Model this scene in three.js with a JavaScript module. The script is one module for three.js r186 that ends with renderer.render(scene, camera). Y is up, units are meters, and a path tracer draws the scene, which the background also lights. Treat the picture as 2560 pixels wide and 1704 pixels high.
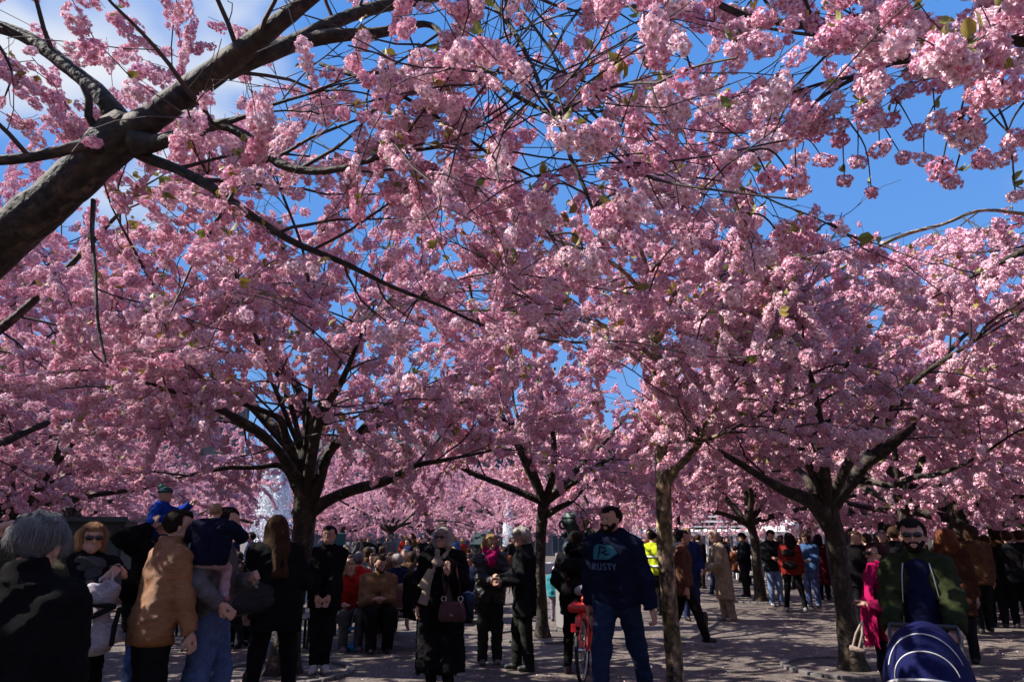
import * as THREE from 'three';
import { mergeGeometries } from 'three/addons/utils/BufferGeometryUtils.js';
import { FontLoader } from 'three/addons/loaders/FontLoader.js';
import { TextGeometry } from 'three/addons/geometries/TextGeometry.js';
import { RoundedBoxGeometry } from 'three/addons/geometries/RoundedBoxGeometry.js';

// ------------------------------------------------------------------ camera, sky, sun, exposure
const scene = new THREE.Scene();
const EYE = 1.5, PITCH = 16.4 * Math.PI / 180, F = 1704;      // the photograph is 2560 x 1704, a 24 mm lens tilted up
const camera = new THREE.PerspectiveCamera(53.13, 1024 / 681, 0.1, 3000);
camera.position.set(0, EYE, 0);
camera.rotation.x = PITCH;
const renderer = new THREE.WebGLRenderer({ antialias: true });
renderer.setSize(1024, 681);
renderer.toneMapping = THREE.LinearToneMapping;
renderer.toneMappingExposure = 2.15;
renderer.shadowMap.enabled = true;

const V = (x, y, z) => new THREE.Vector3(x, y, z);
const SUN_DIR = V(-0.8, 0.74, 0.03).normalize();
const sun = new THREE.DirectionalLight(new THREE.Color(1, 0.95, 0.87), 5);
sun.name = 'sun';
sun.position.copy(SUN_DIR).multiplyScalar(120);
sun.castShadow = true;
sun.shadow.radius = 1;
sun.shadow.mapSize.set(4096, 4096);
Object.assign(sun.shadow.camera, { left: -60, right: 60, top: 60, bottom: -60, near: 1, far: 300 });
scene.add(sun, sun.target);

// ------------------------------------------------------------------ random numbers and noise
const rng = (seed) => { let s = seed >>> 0; return () => { s = (s + 0x6d2b79f5) | 0; let t = Math.imul(s ^ (s >>> 15), 1 | s); t = (t + Math.imul(t ^ (t >>> 7), 61 | t)) ^ t; return ((t ^ (t >>> 14)) >>> 0) / 4294967296; }; };
const hash3 = (x, y, z) => { let h = Math.imul(x, 374761393) + Math.imul(y, 668265263) + Math.imul(z, 2147483647 ^ 0x5bd1e995) | 0; h = Math.imul(h ^ (h >>> 13), 1274126177); h ^= h >>> 16; return (h >>> 0) / 4294967296; };
const sm = (t) => t * t * (3 - 2 * t), mixn = (a, b, t) => a + (b - a) * t, clamp = (x, a = 0, b = 1) => Math.min(b, Math.max(a, x));
function noise3(x, y, z) {
  const ix = Math.floor(x), iy = Math.floor(y), iz = Math.floor(z), u = sm(x - ix), v = sm(y - iy), w = sm(z - iz);
  const c = (a, b, d) => hash3(ix + a, iy + b, iz + d);
  return mixn(mixn(mixn(c(0, 0, 0), c(1, 0, 0), u), mixn(c(0, 1, 0), c(1, 1, 0), u), v), mixn(mixn(c(0, 0, 1), c(1, 0, 1), u), mixn(c(0, 1, 1), c(1, 1, 1), u), v), w);
}
const fbm = (x, y, z, n = 5) => { let s = 0, a = 0.5, t = 0; for (let i = 0; i < n; i++) { s += a * noise3(x, y, z); t += a; a *= 0.5; x = x * 2.03 + 17.1; y = y * 2.03 + 5.3; z = z * 2.03 + 9.7; } return s / t; };

// ------------------------------------------------------------------ the sky: clear spring blue with a few soft white clouds
{
  const W = 1024, H = 512, data = new Float32Array(W * H * 4);
  const clouds = [[-0.45, 0.61, -0.65, 0.20], [-0.95, 0.45, 0.2, 0.25], [0.6, 0.5, 0.7, 0.28], [-0.3, 0.8, 0.55, 0.2], [0.9, 0.35, -0.55, 0.12], [0.1, 0.4, 0.95, 0.25]].map(([x, y, z, r]) => [V(x, y, z).normalize(), r]);
  const d = V(0, 0, 0);
  for (let row = 0; row < H; row++) for (let col = 0; col < W; col++) {
    const up = ((row + 0.5) / H - 0.5) * Math.PI, az = ((col + 0.5) / W - 0.5) * 2 * Math.PI;
    d.set(Math.cos(az) * Math.cos(up), Math.sin(up), Math.sin(az) * Math.cos(up));
    const e = Math.max(0, d.y), near = Math.max(0, d.dot(SUN_DIR));
    const h = Math.exp(-e * 3.6);
    let r = mixn(0.088, 0.28, h), g = mixn(0.295, 0.52, h), b = mixn(0.81, 0.90, h);
    const glow = 0.28 * Math.pow(near, 8);
    r += glow; g += glow; b += glow * 0.9;
    if (d.y > 0) {
      let c = 0;
      for (const [cd, rad] of clouds) {
        const ang = Math.acos(clamp(d.dot(cd), -1, 1));
        if (ang < rad * 2) { const n = fbm(d.x * 5 + 3, d.y * 8, d.z * 5 + 7, 6); c = Math.max(c, sm(clamp((1.15 - ang / rad) * 1.0 + (n - 0.5) * 3.0))); }
      }
      const wisp = sm(clamp((fbm(d.x * 2.2 / (e + 0.3) + 11, 3, d.z * 5 / (e + 0.3), 5) - 0.6) * 4)) * 0.22;
      c = Math.max(c * 0.92, wisp);
      r = mixn(r, 0.88, c); g = mixn(g, 0.91, c); b = mixn(b, 0.95, c);
    }
    const o = (row * W + col) * 4;
    data[o] = r * 0.465; data[o + 1] = g * 0.465; data[o + 2] = b * 0.465; data[o + 3] = 1;
  }
  const sky = new THREE.DataTexture(data, W, H, THREE.RGBAFormat, THREE.FloatType);
  sky.mapping = THREE.EquirectangularReflectionMapping;
  sky.magFilter = sky.minFilter = THREE.LinearFilter;
  sky.needsUpdate = true;
  scene.background = sky;
  scene.environment = sky;
}

// ------------------------------------------------------------------ helpers
const cp = Math.cos(PITCH), sp = Math.sin(PITCH);
function at(X, Y, depth) {                                       // a pixel of the photograph and a depth along the lens axis
  const x = (X - 1280) / F * depth, y = -(Y - 852) / F * depth;
  return V(x, EYE + y * cp + depth * sp, y * sp - depth * cp);
}
function onGround(X, Y) { const a = at(X, Y, 1), k = EYE / (EYE - a.y); return V(a.x * k, 0, a.z * k); }
function stand(X, dist) { return V((X - 1280) / F * (dist * cp - EYE * 0.0 * sp), 0, -dist); }   // a spot under pixel column X at eye level, dist metres ahead
const used = new Map();
function numbered(n) { const k = used.get(n) ?? 0; used.set(n, k + 1); return k ? n + '_' + String(k).padStart(3, '0') : n; }
function tag(o, label, category, group, kind) { if (label) o.userData.label = label; if (category) o.userData.category = category; if (group) o.userData.group = group; if (kind) o.userData.kind = kind; return o; }
function thing(name, label, category, pos = V(0, 0, 0), turn = 0, group) {
  const o = new THREE.Group(); o.name = numbered(name); scene.add(o); o.position.copy(pos); o.rotation.y = turn; return tag(o, label, category, group);
}
function part(name, geo, mat, parent, pos, rot) {
  const m = new THREE.Mesh(geo, mat); m.name = name; m.castShadow = m.receiveShadow = true; parent.add(m);
  if (pos) m.position.set(...(pos.isVector3 ? [pos.x, pos.y, pos.z] : pos)); if (rot) m.rotation.set(...rot); return m;
}
function struct(name, geo, mat) { const m = new THREE.Mesh(geo, mat); m.name = name; m.castShadow = m.receiveShadow = true; m.userData.kind = 'structure'; scene.add(m); return m; }
class Buf {                                                      // collects triangles of one mesh
  constructor(off = V(0, 0, 0)) { this.p = []; this.n = []; this.u = []; this.i = []; this.c = null; this.off = off; }
  tube(pts, rad, sides = 6, cap = true) {
    const n = pts.length, o = this.off, base = this.p.length / 3; let len = 0;
    const T = V(0, 0, 0), N = V(0, 0, 0), B = V(0, 0, 0), q = V(0, 0, 0);
    for (let k = 0; k < n; k++) {
      T.subVectors(pts[Math.min(n - 1, k + 1)], pts[Math.max(0, k - 1)]).normalize();
      if (!k) { N.set(Math.abs(T.y) > 0.9 ? 1 : 0, Math.abs(T.y) > 0.9 ? 0 : 1, 0); }
      else len += pts[k].distanceTo(pts[k - 1]);
      N.addScaledVector(T, -N.dot(T)).normalize(); B.crossVectors(T, N);
      const r = rad[k], circ = Math.max(1, Math.round(Math.PI * 2 * Math.max(...rad) / 0.5)) * 0.5;
      for (let s = 0; s <= sides; s++) {
        const a = s / sides * Math.PI * 2, cx = Math.cos(a), cy = Math.sin(a);
        q.set(N.x * cx + B.x * cy, N.y * cx + B.y * cy, N.z * cx + B.z * cy);
        let rr = r;
        if (this.lump) rr *= 1 + this.lump * (noise3(pts[k].x * 6 + q.x * 1.3, pts[k].y * 6 + q.y * 1.3, pts[k].z * 6 + q.z * 1.3) - 0.5 + 0.5 * (noise3(pts[k].x * 19 + q.x * 3, pts[k].y * 19 + q.y * 3, pts[k].z * 19 + q.z * 3) - 0.5));
        this.p.push(pts[k].x + q.x * rr - o.x, pts[k].y + q.y * rr - o.y, pts[k].z + q.z * rr - o.z);
        this.n.push(q.x, q.y, q.z); this.u.push(s / sides * circ, len);
      }
    }
    const w = sides + 1;
    for (let k = 0; k < n - 1; k++) for (let s = 0; s < sides; s++) { const a = base + k * w + s; this.i.push(a, a + 1, a + w, a + 1, a + w + 1, a + w); }
    if (cap && rad[n - 1] > 0.004) {
      const c = this.p.length / 3, e = pts[n - 1], l = base + (n - 1) * w;
      this.p.push(e.x - o.x + T.x * rad[n - 1] * 0.5, e.y - o.y + T.y * rad[n - 1] * 0.5, e.z - o.z + T.z * rad[n - 1] * 0.5); this.n.push(T.x, T.y, T.z); this.u.push(0, len);
      for (let s = 0; s < sides; s++) this.i.push(l + s, l + s + 1, c);
    }
    return this;
  }
  geo() {
    const g = new THREE.BufferGeometry();
    g.setAttribute('position', new THREE.Float32BufferAttribute(this.p, 3)); g.setAttribute('normal', new THREE.Float32BufferAttribute(this.n, 3)); g.setAttribute('uv', new THREE.Float32BufferAttribute(this.u, 2));
    if (this.c) g.setAttribute('color', new THREE.Float32BufferAttribute(this.c, 3));
    g.setIndex(this.i); return g;
  }
}
function smoothPath(ctrl, step) {                                // ctrl: [Vector3, radius]; a Catmull-Rom curve through them
  const c = new THREE.CatmullRomCurve3(ctrl.map((k) => k[0]), false, 'centripetal'), L = c.getLength(), n = Math.max(3, Math.ceil(L / step)), pts = [], rad = [];
  for (let i = 0; i <= n; i++) {
    const t = i / n, s = t * (ctrl.length - 1), k = Math.min(ctrl.length - 2, Math.floor(s));
    pts.push(c.getPoint(t)); rad.push(mixn(ctrl[k][1], ctrl[k + 1][1], s - k));
  }
  return { pts, rad };
}
function tex(w, h, f, srgb) {                                     // a DataTexture from f(u, v) -> [r, g, b] in 0..1
  const d = new Uint8Array(w * h * 4);
  for (let y = 0; y < h; y++) for (let x = 0; x < w; x++) { const c = f(x / w, y / h, x, y), o = (y * w + x) * 4; for (let k = 0; k < 3; k++) d[o + k] = clamp(c[k]) * 255; d[o + 3] = 255; }
  const t = new THREE.DataTexture(d, w, h, THREE.RGBAFormat); t.wrapS = t.wrapT = THREE.RepeatWrapping; t.magFilter = THREE.LinearFilter; t.minFilter = THREE.LinearMipmapLinearFilter; t.generateMipmaps = true;
  if (srgb) t.colorSpace = THREE.SRGBColorSpace; t.needsUpdate = true; return t;
}
const tfbm = (u, v, f, seed, n = 4) => {                          // tileable noise on the unit square
  let s = 0, a = 0.5, t = 0;
  for (let i = 0; i < n; i++) {
    const fx = Math.round(f), x = u * fx, y = v * fx, ix = Math.floor(x), iy = Math.floor(y), p = sm(x - ix), q = sm(y - iy), c = (i2, j2) => hash3(((ix + i2) % fx + fx) % fx, ((iy + j2) % fx + fx) % fx, seed + i * 7);
    s += a * mixn(mixn(c(0, 0), c(1, 0), p), mixn(c(0, 1), c(1, 1), p), q); t += a; a *= 0.5; f *= 2;
  }
  return s / t;
};
const mat = (r, g, b, o = {}) => { const m = new THREE.MeshStandardMaterial({ roughness: 0.85, side: THREE.DoubleSide, ...o }); m.color.setRGB(r, g, b); return m; };

// ------------------------------------------------------------------ bark, blossom
const barkTex = tex(256, 512, (u, v) => { const l = tfbm(u, v, 12, 3, 5), s = tfbm(u * 0.5 + 0.1 * l, v, 28, 9, 4), m = tfbm(u, v, 3, 21, 4), k = clamp(0.30 + 0.5 * (s - 0.5) + 0.6 * (l - 0.5)); const moss = sm(clamp((m - 0.52) * 5)) * 0.5; return [mixn(k * 1.05, 0.24, moss), mixn(k * 0.92, 0.25, moss), mixn(k * 0.80, 0.12, moss)]; }, true);
const barkBump = tex(256, 512, (u, v) => { const s = tfbm(u * 0.5, v, 32, 9, 3), l = tfbm(u, v, 14, 4, 5); const k = s * 0.45 + l * 0.75; return [k, k, k]; });
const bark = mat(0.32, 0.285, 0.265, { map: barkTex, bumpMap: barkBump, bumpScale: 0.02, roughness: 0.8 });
const barkPaleSunlit = mat(2.1, 1.92, 1.58, { map: barkTex, bumpMap: barkBump, bumpScale: 0.01, roughness: 0.8 });  // young pale bark, lightened further: sunlight on the slim trunk put into the colour
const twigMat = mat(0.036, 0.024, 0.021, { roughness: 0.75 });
const petalMat = new THREE.MeshPhysicalMaterial({ color: 0xffffff, vertexColors: true, roughness: 0.95, transmission: 0.22, thickness: 0, side: THREE.DoubleSide, specularIntensity: 0.25 });
const leafMat = new THREE.MeshPhysicalMaterial({ roughness: 0.7, transmission: 0.35, thickness: 0, side: THREE.DoubleSide });
leafMat.color.setRGB(0.22, 0.20, 0.04);

// A bunch of double flowers on an uneven, elongated head along x. Colours are the petals' own pinks.
function bunch(seed, flowers, petals, inner, len, rad) {
  const R = rng(seed), p = [], c = [], idx = [];
  const put = (v, k) => { p.push(v.x, v.y, v.z); c.push(k[0], k[1], k[2]); return p.length / 3 - 1; };
  const N = V(0, 0, 0), T = V(0, 0, 0), B = V(0, 0, 0), ctr = V(0, 0, 0), q = V(0, 0, 0);
  const spot = (o, a, r, h) => q.copy(o).addScaledVector(T, Math.cos(a) * r).addScaledVector(B, Math.sin(a) * r).addScaledVector(N, h).clone();
  for (let f = 0; f < flowers; f++) {
    const z = 1 - 2 * (f + 0.5) / flowers, ph = f * 2.39996 + R() * 0.9, s = Math.sqrt(1 - z * z);
    N.set(z + (R() - 0.5) * 0.3, Math.sin(ph) * s + (R() - 0.5) * 0.3, Math.cos(ph) * s + (R() - 0.5) * 0.3).normalize();
    const grow = 0.72 + R() * 0.42;
    ctr.set(N.x * len * grow, N.y * rad * grow, N.z * rad * grow);
    T.set(R() - 0.5, R() - 0.5, R() - 0.5).cross(N).normalize(); B.crossVectors(N, T);
    const fr = 0.023 + R() * 0.008, tone = R(), deep = [0.74 - 0.08 * tone, 0.34 - 0.07 * tone, 0.43 - 0.07 * tone], pale = [0.89 - 0.04 * tone, 0.70 - 0.14 * tone, 0.765 - 0.11 * tone];
    for (let k = 0; k < petals; k++) {
      const a = (k + (R() - 0.5) * 0.5) / petals * Math.PI * 2, w = Math.PI / petals * 1.15, l = fr * (0.85 + R() * 0.3), h1 = fr * (0.1 + R() * 0.35), h2 = fr * (R() * 0.9 - 0.35);
      const o = put(spot(ctr, a, 0, -fr * 0.2), deep);
      if (inner) {
        const m1 = put(spot(ctr, a - w, l * 0.62, h1), pale), m2 = put(spot(ctr, a + w, l * 0.62, h1), pale), e1 = put(spot(ctr, a - w * 0.45, l, h2), pale), e2 = put(spot(ctr, a + w * 0.45, l * 0.97, h2 + fr * 0.1), pale);
        idx.push(o, m1, m2, m1, e1, m2, e1, e2, m2);
      } else { const e1 = put(spot(ctr, a - w, l, h2), pale), e2 = put(spot(ctr, a + w, l * 0.95, h1), pale); idx.push(o, e1, e2); }
    }
    for (let k = 0; k < inner; k++) {
      const a = (k + R()) / inner * Math.PI * 2, w = 0.55, l = fr * (0.35 + R() * 0.25), h = fr * (0.5 + R() * 0.3), o = put(spot(ctr, a, 0, 0), deep), e1 = put(spot(ctr, a - w, l, h), pale), e2 = put(spot(ctr, a + w, l, h * 0.9), pale);
      idx.push(o, e1, e2);
    }
    if (inner) { const k = [0.42, 0.24, 0.09]; idx.push(put(spot(ctr, 0, fr * 0.16, fr * 0.4), k), put(spot(ctr, 2.1, fr * 0.16, fr * 0.45), k), put(spot(ctr, 4.2, fr * 0.16, fr * 0.4), k)); }
  }
  const g = new THREE.BufferGeometry();
  g.setAttribute('position', new THREE.Float32BufferAttribute(p, 3)); g.setAttribute('color', new THREE.Float32BufferAttribute(c, 3)); g.setIndex(idx); g.computeVertexNormals(); return g;
}
const fineBunches = [0, 1, 2, 3, 4, 5].map((k) => bunch(40 + k, 13 + k, 9, 6, 0.05 + 0.012 * (k % 3), 0.042));
const heroBunches = [0, 1, 2, 3].map((k) => bunch(90 + k, 26 + k * 3, 11, 8, 0.075 + 0.012 * (k % 2), 0.058));
const farBunches = [0, 1, 2, 3].map((k) => bunch(70 + k, 11 + k, 5, 0, 0.056, 0.042));
function tuft(seed) {                                             // a few young leaves on a short stalk
  const R = rng(seed), p = [], idx = [];
  for (let k = 0; k < 4; k++) {
    const a = R() * 6.28, e = 0.2 + R() * 0.9, d = V(Math.cos(a) * Math.cos(e), Math.sin(e), Math.sin(a) * Math.cos(e)), s = V(-d.z, 0, d.x).normalize(), n = V(0, 0, 0).crossVectors(d, s), l = 0.035 + R() * 0.025, w = l * 0.23, b = p.length / 3;
    for (const [t, x, h] of [[0.05, 0, 0], [0.4, -1, 0.12], [0.4, 0, 0], [0.4, 1, 0.12], [0.75, -0.8, 0.05], [0.75, 0, -0.04], [0.75, 0.8, 0.05], [1, 0, -0.16]]) { const q = V(0, 0, 0).addScaledVector(d, t * l).addScaledVector(s, x * w).addScaledVector(n, h * l); p.push(q.x, q.y, q.z); }
    for (const f of [[0, 1, 2], [0, 2, 3], [1, 4, 2], [4, 5, 2], [2, 5, 3], [5, 6, 3], [4, 7, 5], [5, 7, 6]]) idx.push(b + f[0], b + f[1], b + f[2]);
  }
  const g = new THREE.BufferGeometry(); g.setAttribute('position', new THREE.Float32BufferAttribute(p, 3)); g.setIndex(idx); g.computeVertexNormals(); return g;
}
const tufts = [tuft(5), tuft(6)];

// ------------------------------------------------------------------ how a cherry grows: limbs carry branches, branches carry twigs, twigs carry bunches of blossom
function wander(R, from, dir, len, n, bend, lift) {
  const pts = [from.clone()], d = dir.clone();
  for (let i = 0; i < n; i++) { d.x += (R() - 0.5) * bend; d.y += (R() - 0.5) * bend + lift; d.z += (R() - 0.5) * bend; d.normalize(); pts.push(pts[i].clone().addScaledVector(d, len / n)); }
  return pts;
}
function along(pts, s) { for (let i = 1; i < pts.length; i++) { const l = pts[i].distanceTo(pts[i - 1]); if (s <= l || i === pts.length - 1) return { p: pts[i - 1].clone().lerp(pts[i], Math.min(1, s / l)), t: pts[i].clone().sub(pts[i - 1]).normalize(), i }; s -= l; } }
const lengthOf = (pts) => { let s = 0; for (let i = 1; i < pts.length; i++) s += pts[i].distanceTo(pts[i - 1]); return s; };
function side(R, t, spread) { const n = V(R() - 0.5, R() - 0.5, R() - 0.5).cross(t).normalize(); return t.clone().multiplyScalar(Math.cos(spread)).addScaledVector(n, Math.sin(spread)); }
function growCrown(R, limbs, o) {                                 // o: step1, len1, step2, len2, bloom, gap
  const branches = [], twigs = [], blooms = [];
  const keep = o.keep ?? (() => true), floor = o.floor ?? 1.9, trim = o.trim ?? (() => false);
  for (const lb of limbs) {
    const L = lengthOf(lb.pts);
    const put = (from, d, l, r) => {
      d.y = d.y * 0.6 + (o.rise ?? 0.14); d.normalize();
      let pts = wander(R, from, d, l, 8, 0.42, (o.lift ?? -0.02) + (R() < 0.3 ? -0.05 : 0));
      if (pts.some((p) => p.y < floor) || trim(pts[8]) || trim(pts[5])) return;
      branches.push({ pts, rad: pts.map((_, i) => mixn(r, 0.0035, i / 8)) });
    };
    for (let s = L * (lb.from ?? 0.3) + R() * o.step1; s < L; s += o.step1 * (0.7 + 0.6 * R())) {
      const a = along(lb.pts, s), l = o.len1 * (0.55 + 0.75 * R()) * (1 - 0.4 * s / L), rr = Math.min(lb.rad[a.i] * 0.55, 0.006 + l * 0.0075);
      const sd = side(R, a.t, 0.6 + R() * 0.6); if (o.hang && R() < o.hang && s > L * 0.4) { sd.y -= 0.9; }
      put(a.p, sd, l, rr);
    }
    const e = lb.pts[lb.pts.length - 1];
    if (!lb.cut) for (let k = 0; k < 3; k++) put(e, side(R, along(lb.pts, L).t, 0.15 + R() * 0.45), o.len1 * (0.6 + 0.5 * R()), lb.rad[lb.rad.length - 1] * 0.8);
  }
  const twigOn = (b, from, step, len, level) => {
    const L = lengthOf(b.pts);
    for (let s = L * from + R() * step; s < L; s += step * (0.6 + 0.8 * R())) {
      const a = along(b.pts, s), d = side(R, a.t, 0.5 + R() * 0.7); d.y = d.y * 0.75 + 0.05; d.normalize();
      const l = len * (0.4 + 0.9 * R()), n = level > 1 ? 3 : 4, pts = wander(R, a.p, d, l, n, 0.6, R() < 0.35 ? -0.1 : 0.03), r = (level > 1 ? 0.003 : 0.0044) * (o.thick ?? 1);
      if (pts.some((p) => p.y < floor) || trim(pts[n])) continue;
      const t = { pts, rad: pts.map((_, i) => mixn(r, 0.002, i / n)), level }; twigs.push(t);
      if (level === 1 && R() < 0.6) twigOn(t, 0.3, len * 0.45, len * 0.42, 2);
    }
  };
  for (const b of branches) twigOn(b, 0.12, o.step2, o.len2, 1);
  const bloomOn = (pts, from, gap, chance) => {
    const L = lengthOf(pts);
    for (let s = L * from; s < L + 0.02; s += gap * (0.65 + 0.7 * R())) if (R() < chance) {
      const a = along(pts, Math.min(s, L)); if (!keep(a.p)) continue;
      const drop = 0.015 + R() * 0.04;
      blooms.push({ p: a.p.add(V((R() - 0.5) * 0.05, (R() - 0.5) * 0.05 - drop, (R() - 0.5) * 0.05)), t: a.t, s: (o.size ?? 1) * (0.62 + R() * 0.62), k: R() });
    }
  };
  // some sprays are in full bloom, others nearly bare
  for (const b of branches) if (R() < 0.7) bloomOn(b.pts, 0.4, o.gap * 1.2, o.bloom * 0.7);
  for (const t of twigs) { const w = noise3(t.pts[0].x * 0.9 + 31, t.pts[0].y * 1.2 + 7, t.pts[0].z * 0.9 + 3), c = clamp((w - (o.patch ?? 0.3)) * 4.5, 0.06, 1) * o.bloom; bloomOn(t.pts, t.level > 1 ? 0.4 : 0.25, o.gap, c); }
  return { branches, twigs, blooms };
}
const qx = V(1, 0, 0), qt = new THREE.Quaternion(), qr = new THREE.Quaternion();
function poseOf(R, b, out, off) {
  qt.setFromUnitVectors(qx, b.t); qr.setFromAxisAngle(qx, R() * 6.283); qt.multiply(qr);
  return out.compose(b.p.clone().sub(off), qt, V(b.s * (0.85 + 0.5 * R()), b.s * (0.85 + 0.25 * R()), b.s * (0.85 + 0.25 * R())));
}
function tint(R, k) { const c = new THREE.Color(); const t = R(); return c.setRGB(mixn(1.0, 0.92, t), mixn(1.06, 0.72, t), mixn(1.04, 0.8, t)); }
const petalTints = [0, 0.25, 0.5, 0.75, 1].map((t) => { const m = petalMat.clone(); m.color.setRGB(mixn(1.0, 0.9, t), mixn(1.06, 0.68, t), mixn(1.04, 0.78, t)); return m; });
function dressCrown(R, root, off, crown, set, pieces, leafShare, heroes = []) {
  // the bunches that show largest are parts; the rest are one mass per shape
  let list = crown.blooms;
  if (pieces) {
    const eye = camera.position, seen = (b) => { const d = b.p.clone().sub(eye), f = -(d.z * cp - d.y * sp), u = Math.abs(d.x / f), v = (d.y * cp + d.z * sp) / f; return f > 0.3 && u < 0.8 && Math.abs(v) < 0.53 ? d.length() : 1e3; };
    list = list.map((b) => [seen(b), b]).sort((a, b) => a[0] - b[0]).map((a) => a[1]);
    for (const b of list.slice(0, pieces)) {
      const m = part('blossom_cluster', set[Math.floor(b.k * set.length)], petalTints[Math.floor(R() * 5)], root); poseOf(R, b, m.matrix, off); m.matrix.decompose(m.position, m.quaternion, m.scale);
    }
    list = list.slice(pieces);
  }
  const M = new THREE.Matrix4(), groups = set.map(() => []);
  for (const b of list) groups[Math.floor(b.k * set.length)].push(b);
  const mass = new THREE.Group(); mass.name = 'blossom'; mass.userData.kind = 'stuff'; root.add(mass);
  groups.forEach((g, n) => {
    if (!g.length) return;
    const im = new THREE.InstancedMesh(set[n], petalMat, g.length); im.name = 'blossom'; im.castShadow = im.receiveShadow = true; im.userData.kind = 'stuff';
    g.forEach((b, i) => { im.setMatrixAt(i, poseOf(R, b, M, off)); im.setColorAt(i, tint(R)); });
    mass.add(im);
  });
  const lv = crown.blooms.filter(() => R() < leafShare);
  if (lv.length) {
    const im = new THREE.InstancedMesh(tufts[0], leafMat, lv.length); im.name = 'leaf'; im.userData.kind = 'stuff'; im.castShadow = im.receiveShadow = true;
    lv.forEach((b, i) => { const q = { p: b.p.clone().add(V((R() - 0.5) * 0.1, 0.03 + R() * 0.04, (R() - 0.5) * 0.1)), t: V(R() - 0.5, R() - 0.2, R() - 0.5).normalize(), s: 0.8 + R() * 0.7 }; im.setMatrixAt(i, poseOf(R, q, M, off)); im.setColorAt(i, new THREE.Color().setRGB(0.8 + R() * 0.8, 0.8 + R() * 0.5, 0.6 + R())); });
    root.add(im);
  }
}
// A tree from hand-set limbs: ctrl points are [point, radius].
function cherryTree(label, seed, base, trunk, limbs, o) {
  const R = rng(seed), root = thing('cherry_tree', label, 'tree', base, 0, o.group);
  trunk.ctrl[0][0] = trunk.ctrl[1][0].clone().setY(-0.06);
  const paths = [trunk, ...limbs].map((c) => smoothPath(c.ctrl, 0.09));
  paths.forEach((p, i) => {
    const b = new Buf(base); b.lump = i ? 0.28 : 0.2;
    b.tube(p.pts, p.rad, p.rad[0] > 0.06 ? 16 : 9);
    part(i ? 'limb' : 'trunk', b.geo(), o.bark ?? bark, root);
    const c = i ? limbs[i - 1] : trunk; p.from = c.from; p.cut = c.cut; p.bare = c.bare;
  });
  const crown = growCrown(R, paths.filter((p) => !p.bare), o);
  const tw = new Buf(base);
  crown.branches.forEach((p, i) => {
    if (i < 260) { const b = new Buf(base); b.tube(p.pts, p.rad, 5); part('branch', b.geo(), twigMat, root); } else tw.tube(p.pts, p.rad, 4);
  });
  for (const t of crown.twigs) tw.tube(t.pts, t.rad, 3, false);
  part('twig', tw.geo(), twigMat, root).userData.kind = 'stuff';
  dressCrown(R, root, base, crown, o.set ?? fineBunches, o.pieces ?? 300, o.leaf ?? 0.2);
  return { root, crown, paths };
}
// A whole tree without a model in the photograph: a short trunk, five to seven spreading limbs.
function makeTree(seed, o) {
  const R = rng(seed), h = o.h ?? 1.9 + R() * 0.3, lean = V((R() - 0.5) * 0.5, 0, (R() - 0.5) * 0.5), top = V(lean.x, h, lean.z), r0 = 0.14 + R() * 0.04;
  const trunk = { ctrl: [[V(0, -0.05, 0), r0 * 1.35], [V(lean.x * 0.1, 0.15, lean.z * 0.1), r0 * 1.05], [V(lean.x * 0.5 + 0.04, h * 0.55, lean.z * 0.5), r0 * 0.92], [top, r0 * 0.9], [top.clone().add(V(0, 0.15, 0)), r0 * 0.7]], from: 2 };
  const n = 9 + Math.floor(R() * 2), limbs = [], a0 = R() * 6.28;
  for (let k = 0; k < n; k++) {
    const a = a0 + k / n * 6.283 + (R() - 0.5) * 0.5, up = k % 3 === 2 ? 1.1 : k % 3 === 1 ? 0.3 + R() * 0.15 : 0.5 + R() * 0.35, l = (k % 3 === 2 ? 2.6 : 3.0) * (0.85 + R() * 0.3) * (o.spread ?? 1), c = [[top.clone().add(V(0, -0.12 + R() * 0.2, 0)), r0 * 0.5]];
    let d = V(Math.cos(a) * Math.cos(up), Math.sin(up), Math.sin(a) * Math.cos(up)), p = c[0][0].clone();
    for (let i = 1; i <= 5; i++) { d = d.clone().add(V((R() - 0.5) * 0.5, (R() - 0.5) * 0.3 - (up > 1 ? 0.12 : 0.02), (R() - 0.5) * 0.5)).normalize(); p = p.clone().addScaledVector(d, l / 5); c.push([p, r0 * mixn(0.45, 0.08, i / 5)]); }
    limbs.push({ ctrl: c, from: 0.25 });
  }
  return { trunk, limbs };
}
function protoTree(seed, o) {
  const R = rng(seed * 13 + 5), t = makeTree(seed, o), base = V(0, 0, 0), root = new THREE.Group();
  const paths = [t.trunk, ...t.limbs].map((c) => Object.assign(smoothPath(c.ctrl, 0.2), { from: c.from }));
  paths.forEach((p, i) => { const b = new Buf(); b.lump = 0.25; b.tube(p.pts, p.rad, i ? 6 : 9); part(i ? 'limb' : 'trunk', b.geo(), bark, root); });
  const crown = growCrown(R, paths, o), tw = new Buf();
  for (const p of crown.branches) tw.tube(p.pts.filter((_, i) => i % 2 === 0), p.rad.filter((_, i) => i % 2 === 0), 3, false);
  for (const p of crown.twigs) if (p.level < 2) tw.tube([p.pts[0], p.pts[2], p.pts[p.pts.length - 1]], [p.rad[0] * 1.1, p.rad[2], p.rad[p.rad.length - 1]], 3, false);
  part('twig', tw.geo(), twigMat, root).userData.kind = 'stuff';
  dressCrown(R, root, base, crown, o.set ?? farBunches, 0, 0.10);
  root.userData.count = crown.blooms.length;
  return root;
}

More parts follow.
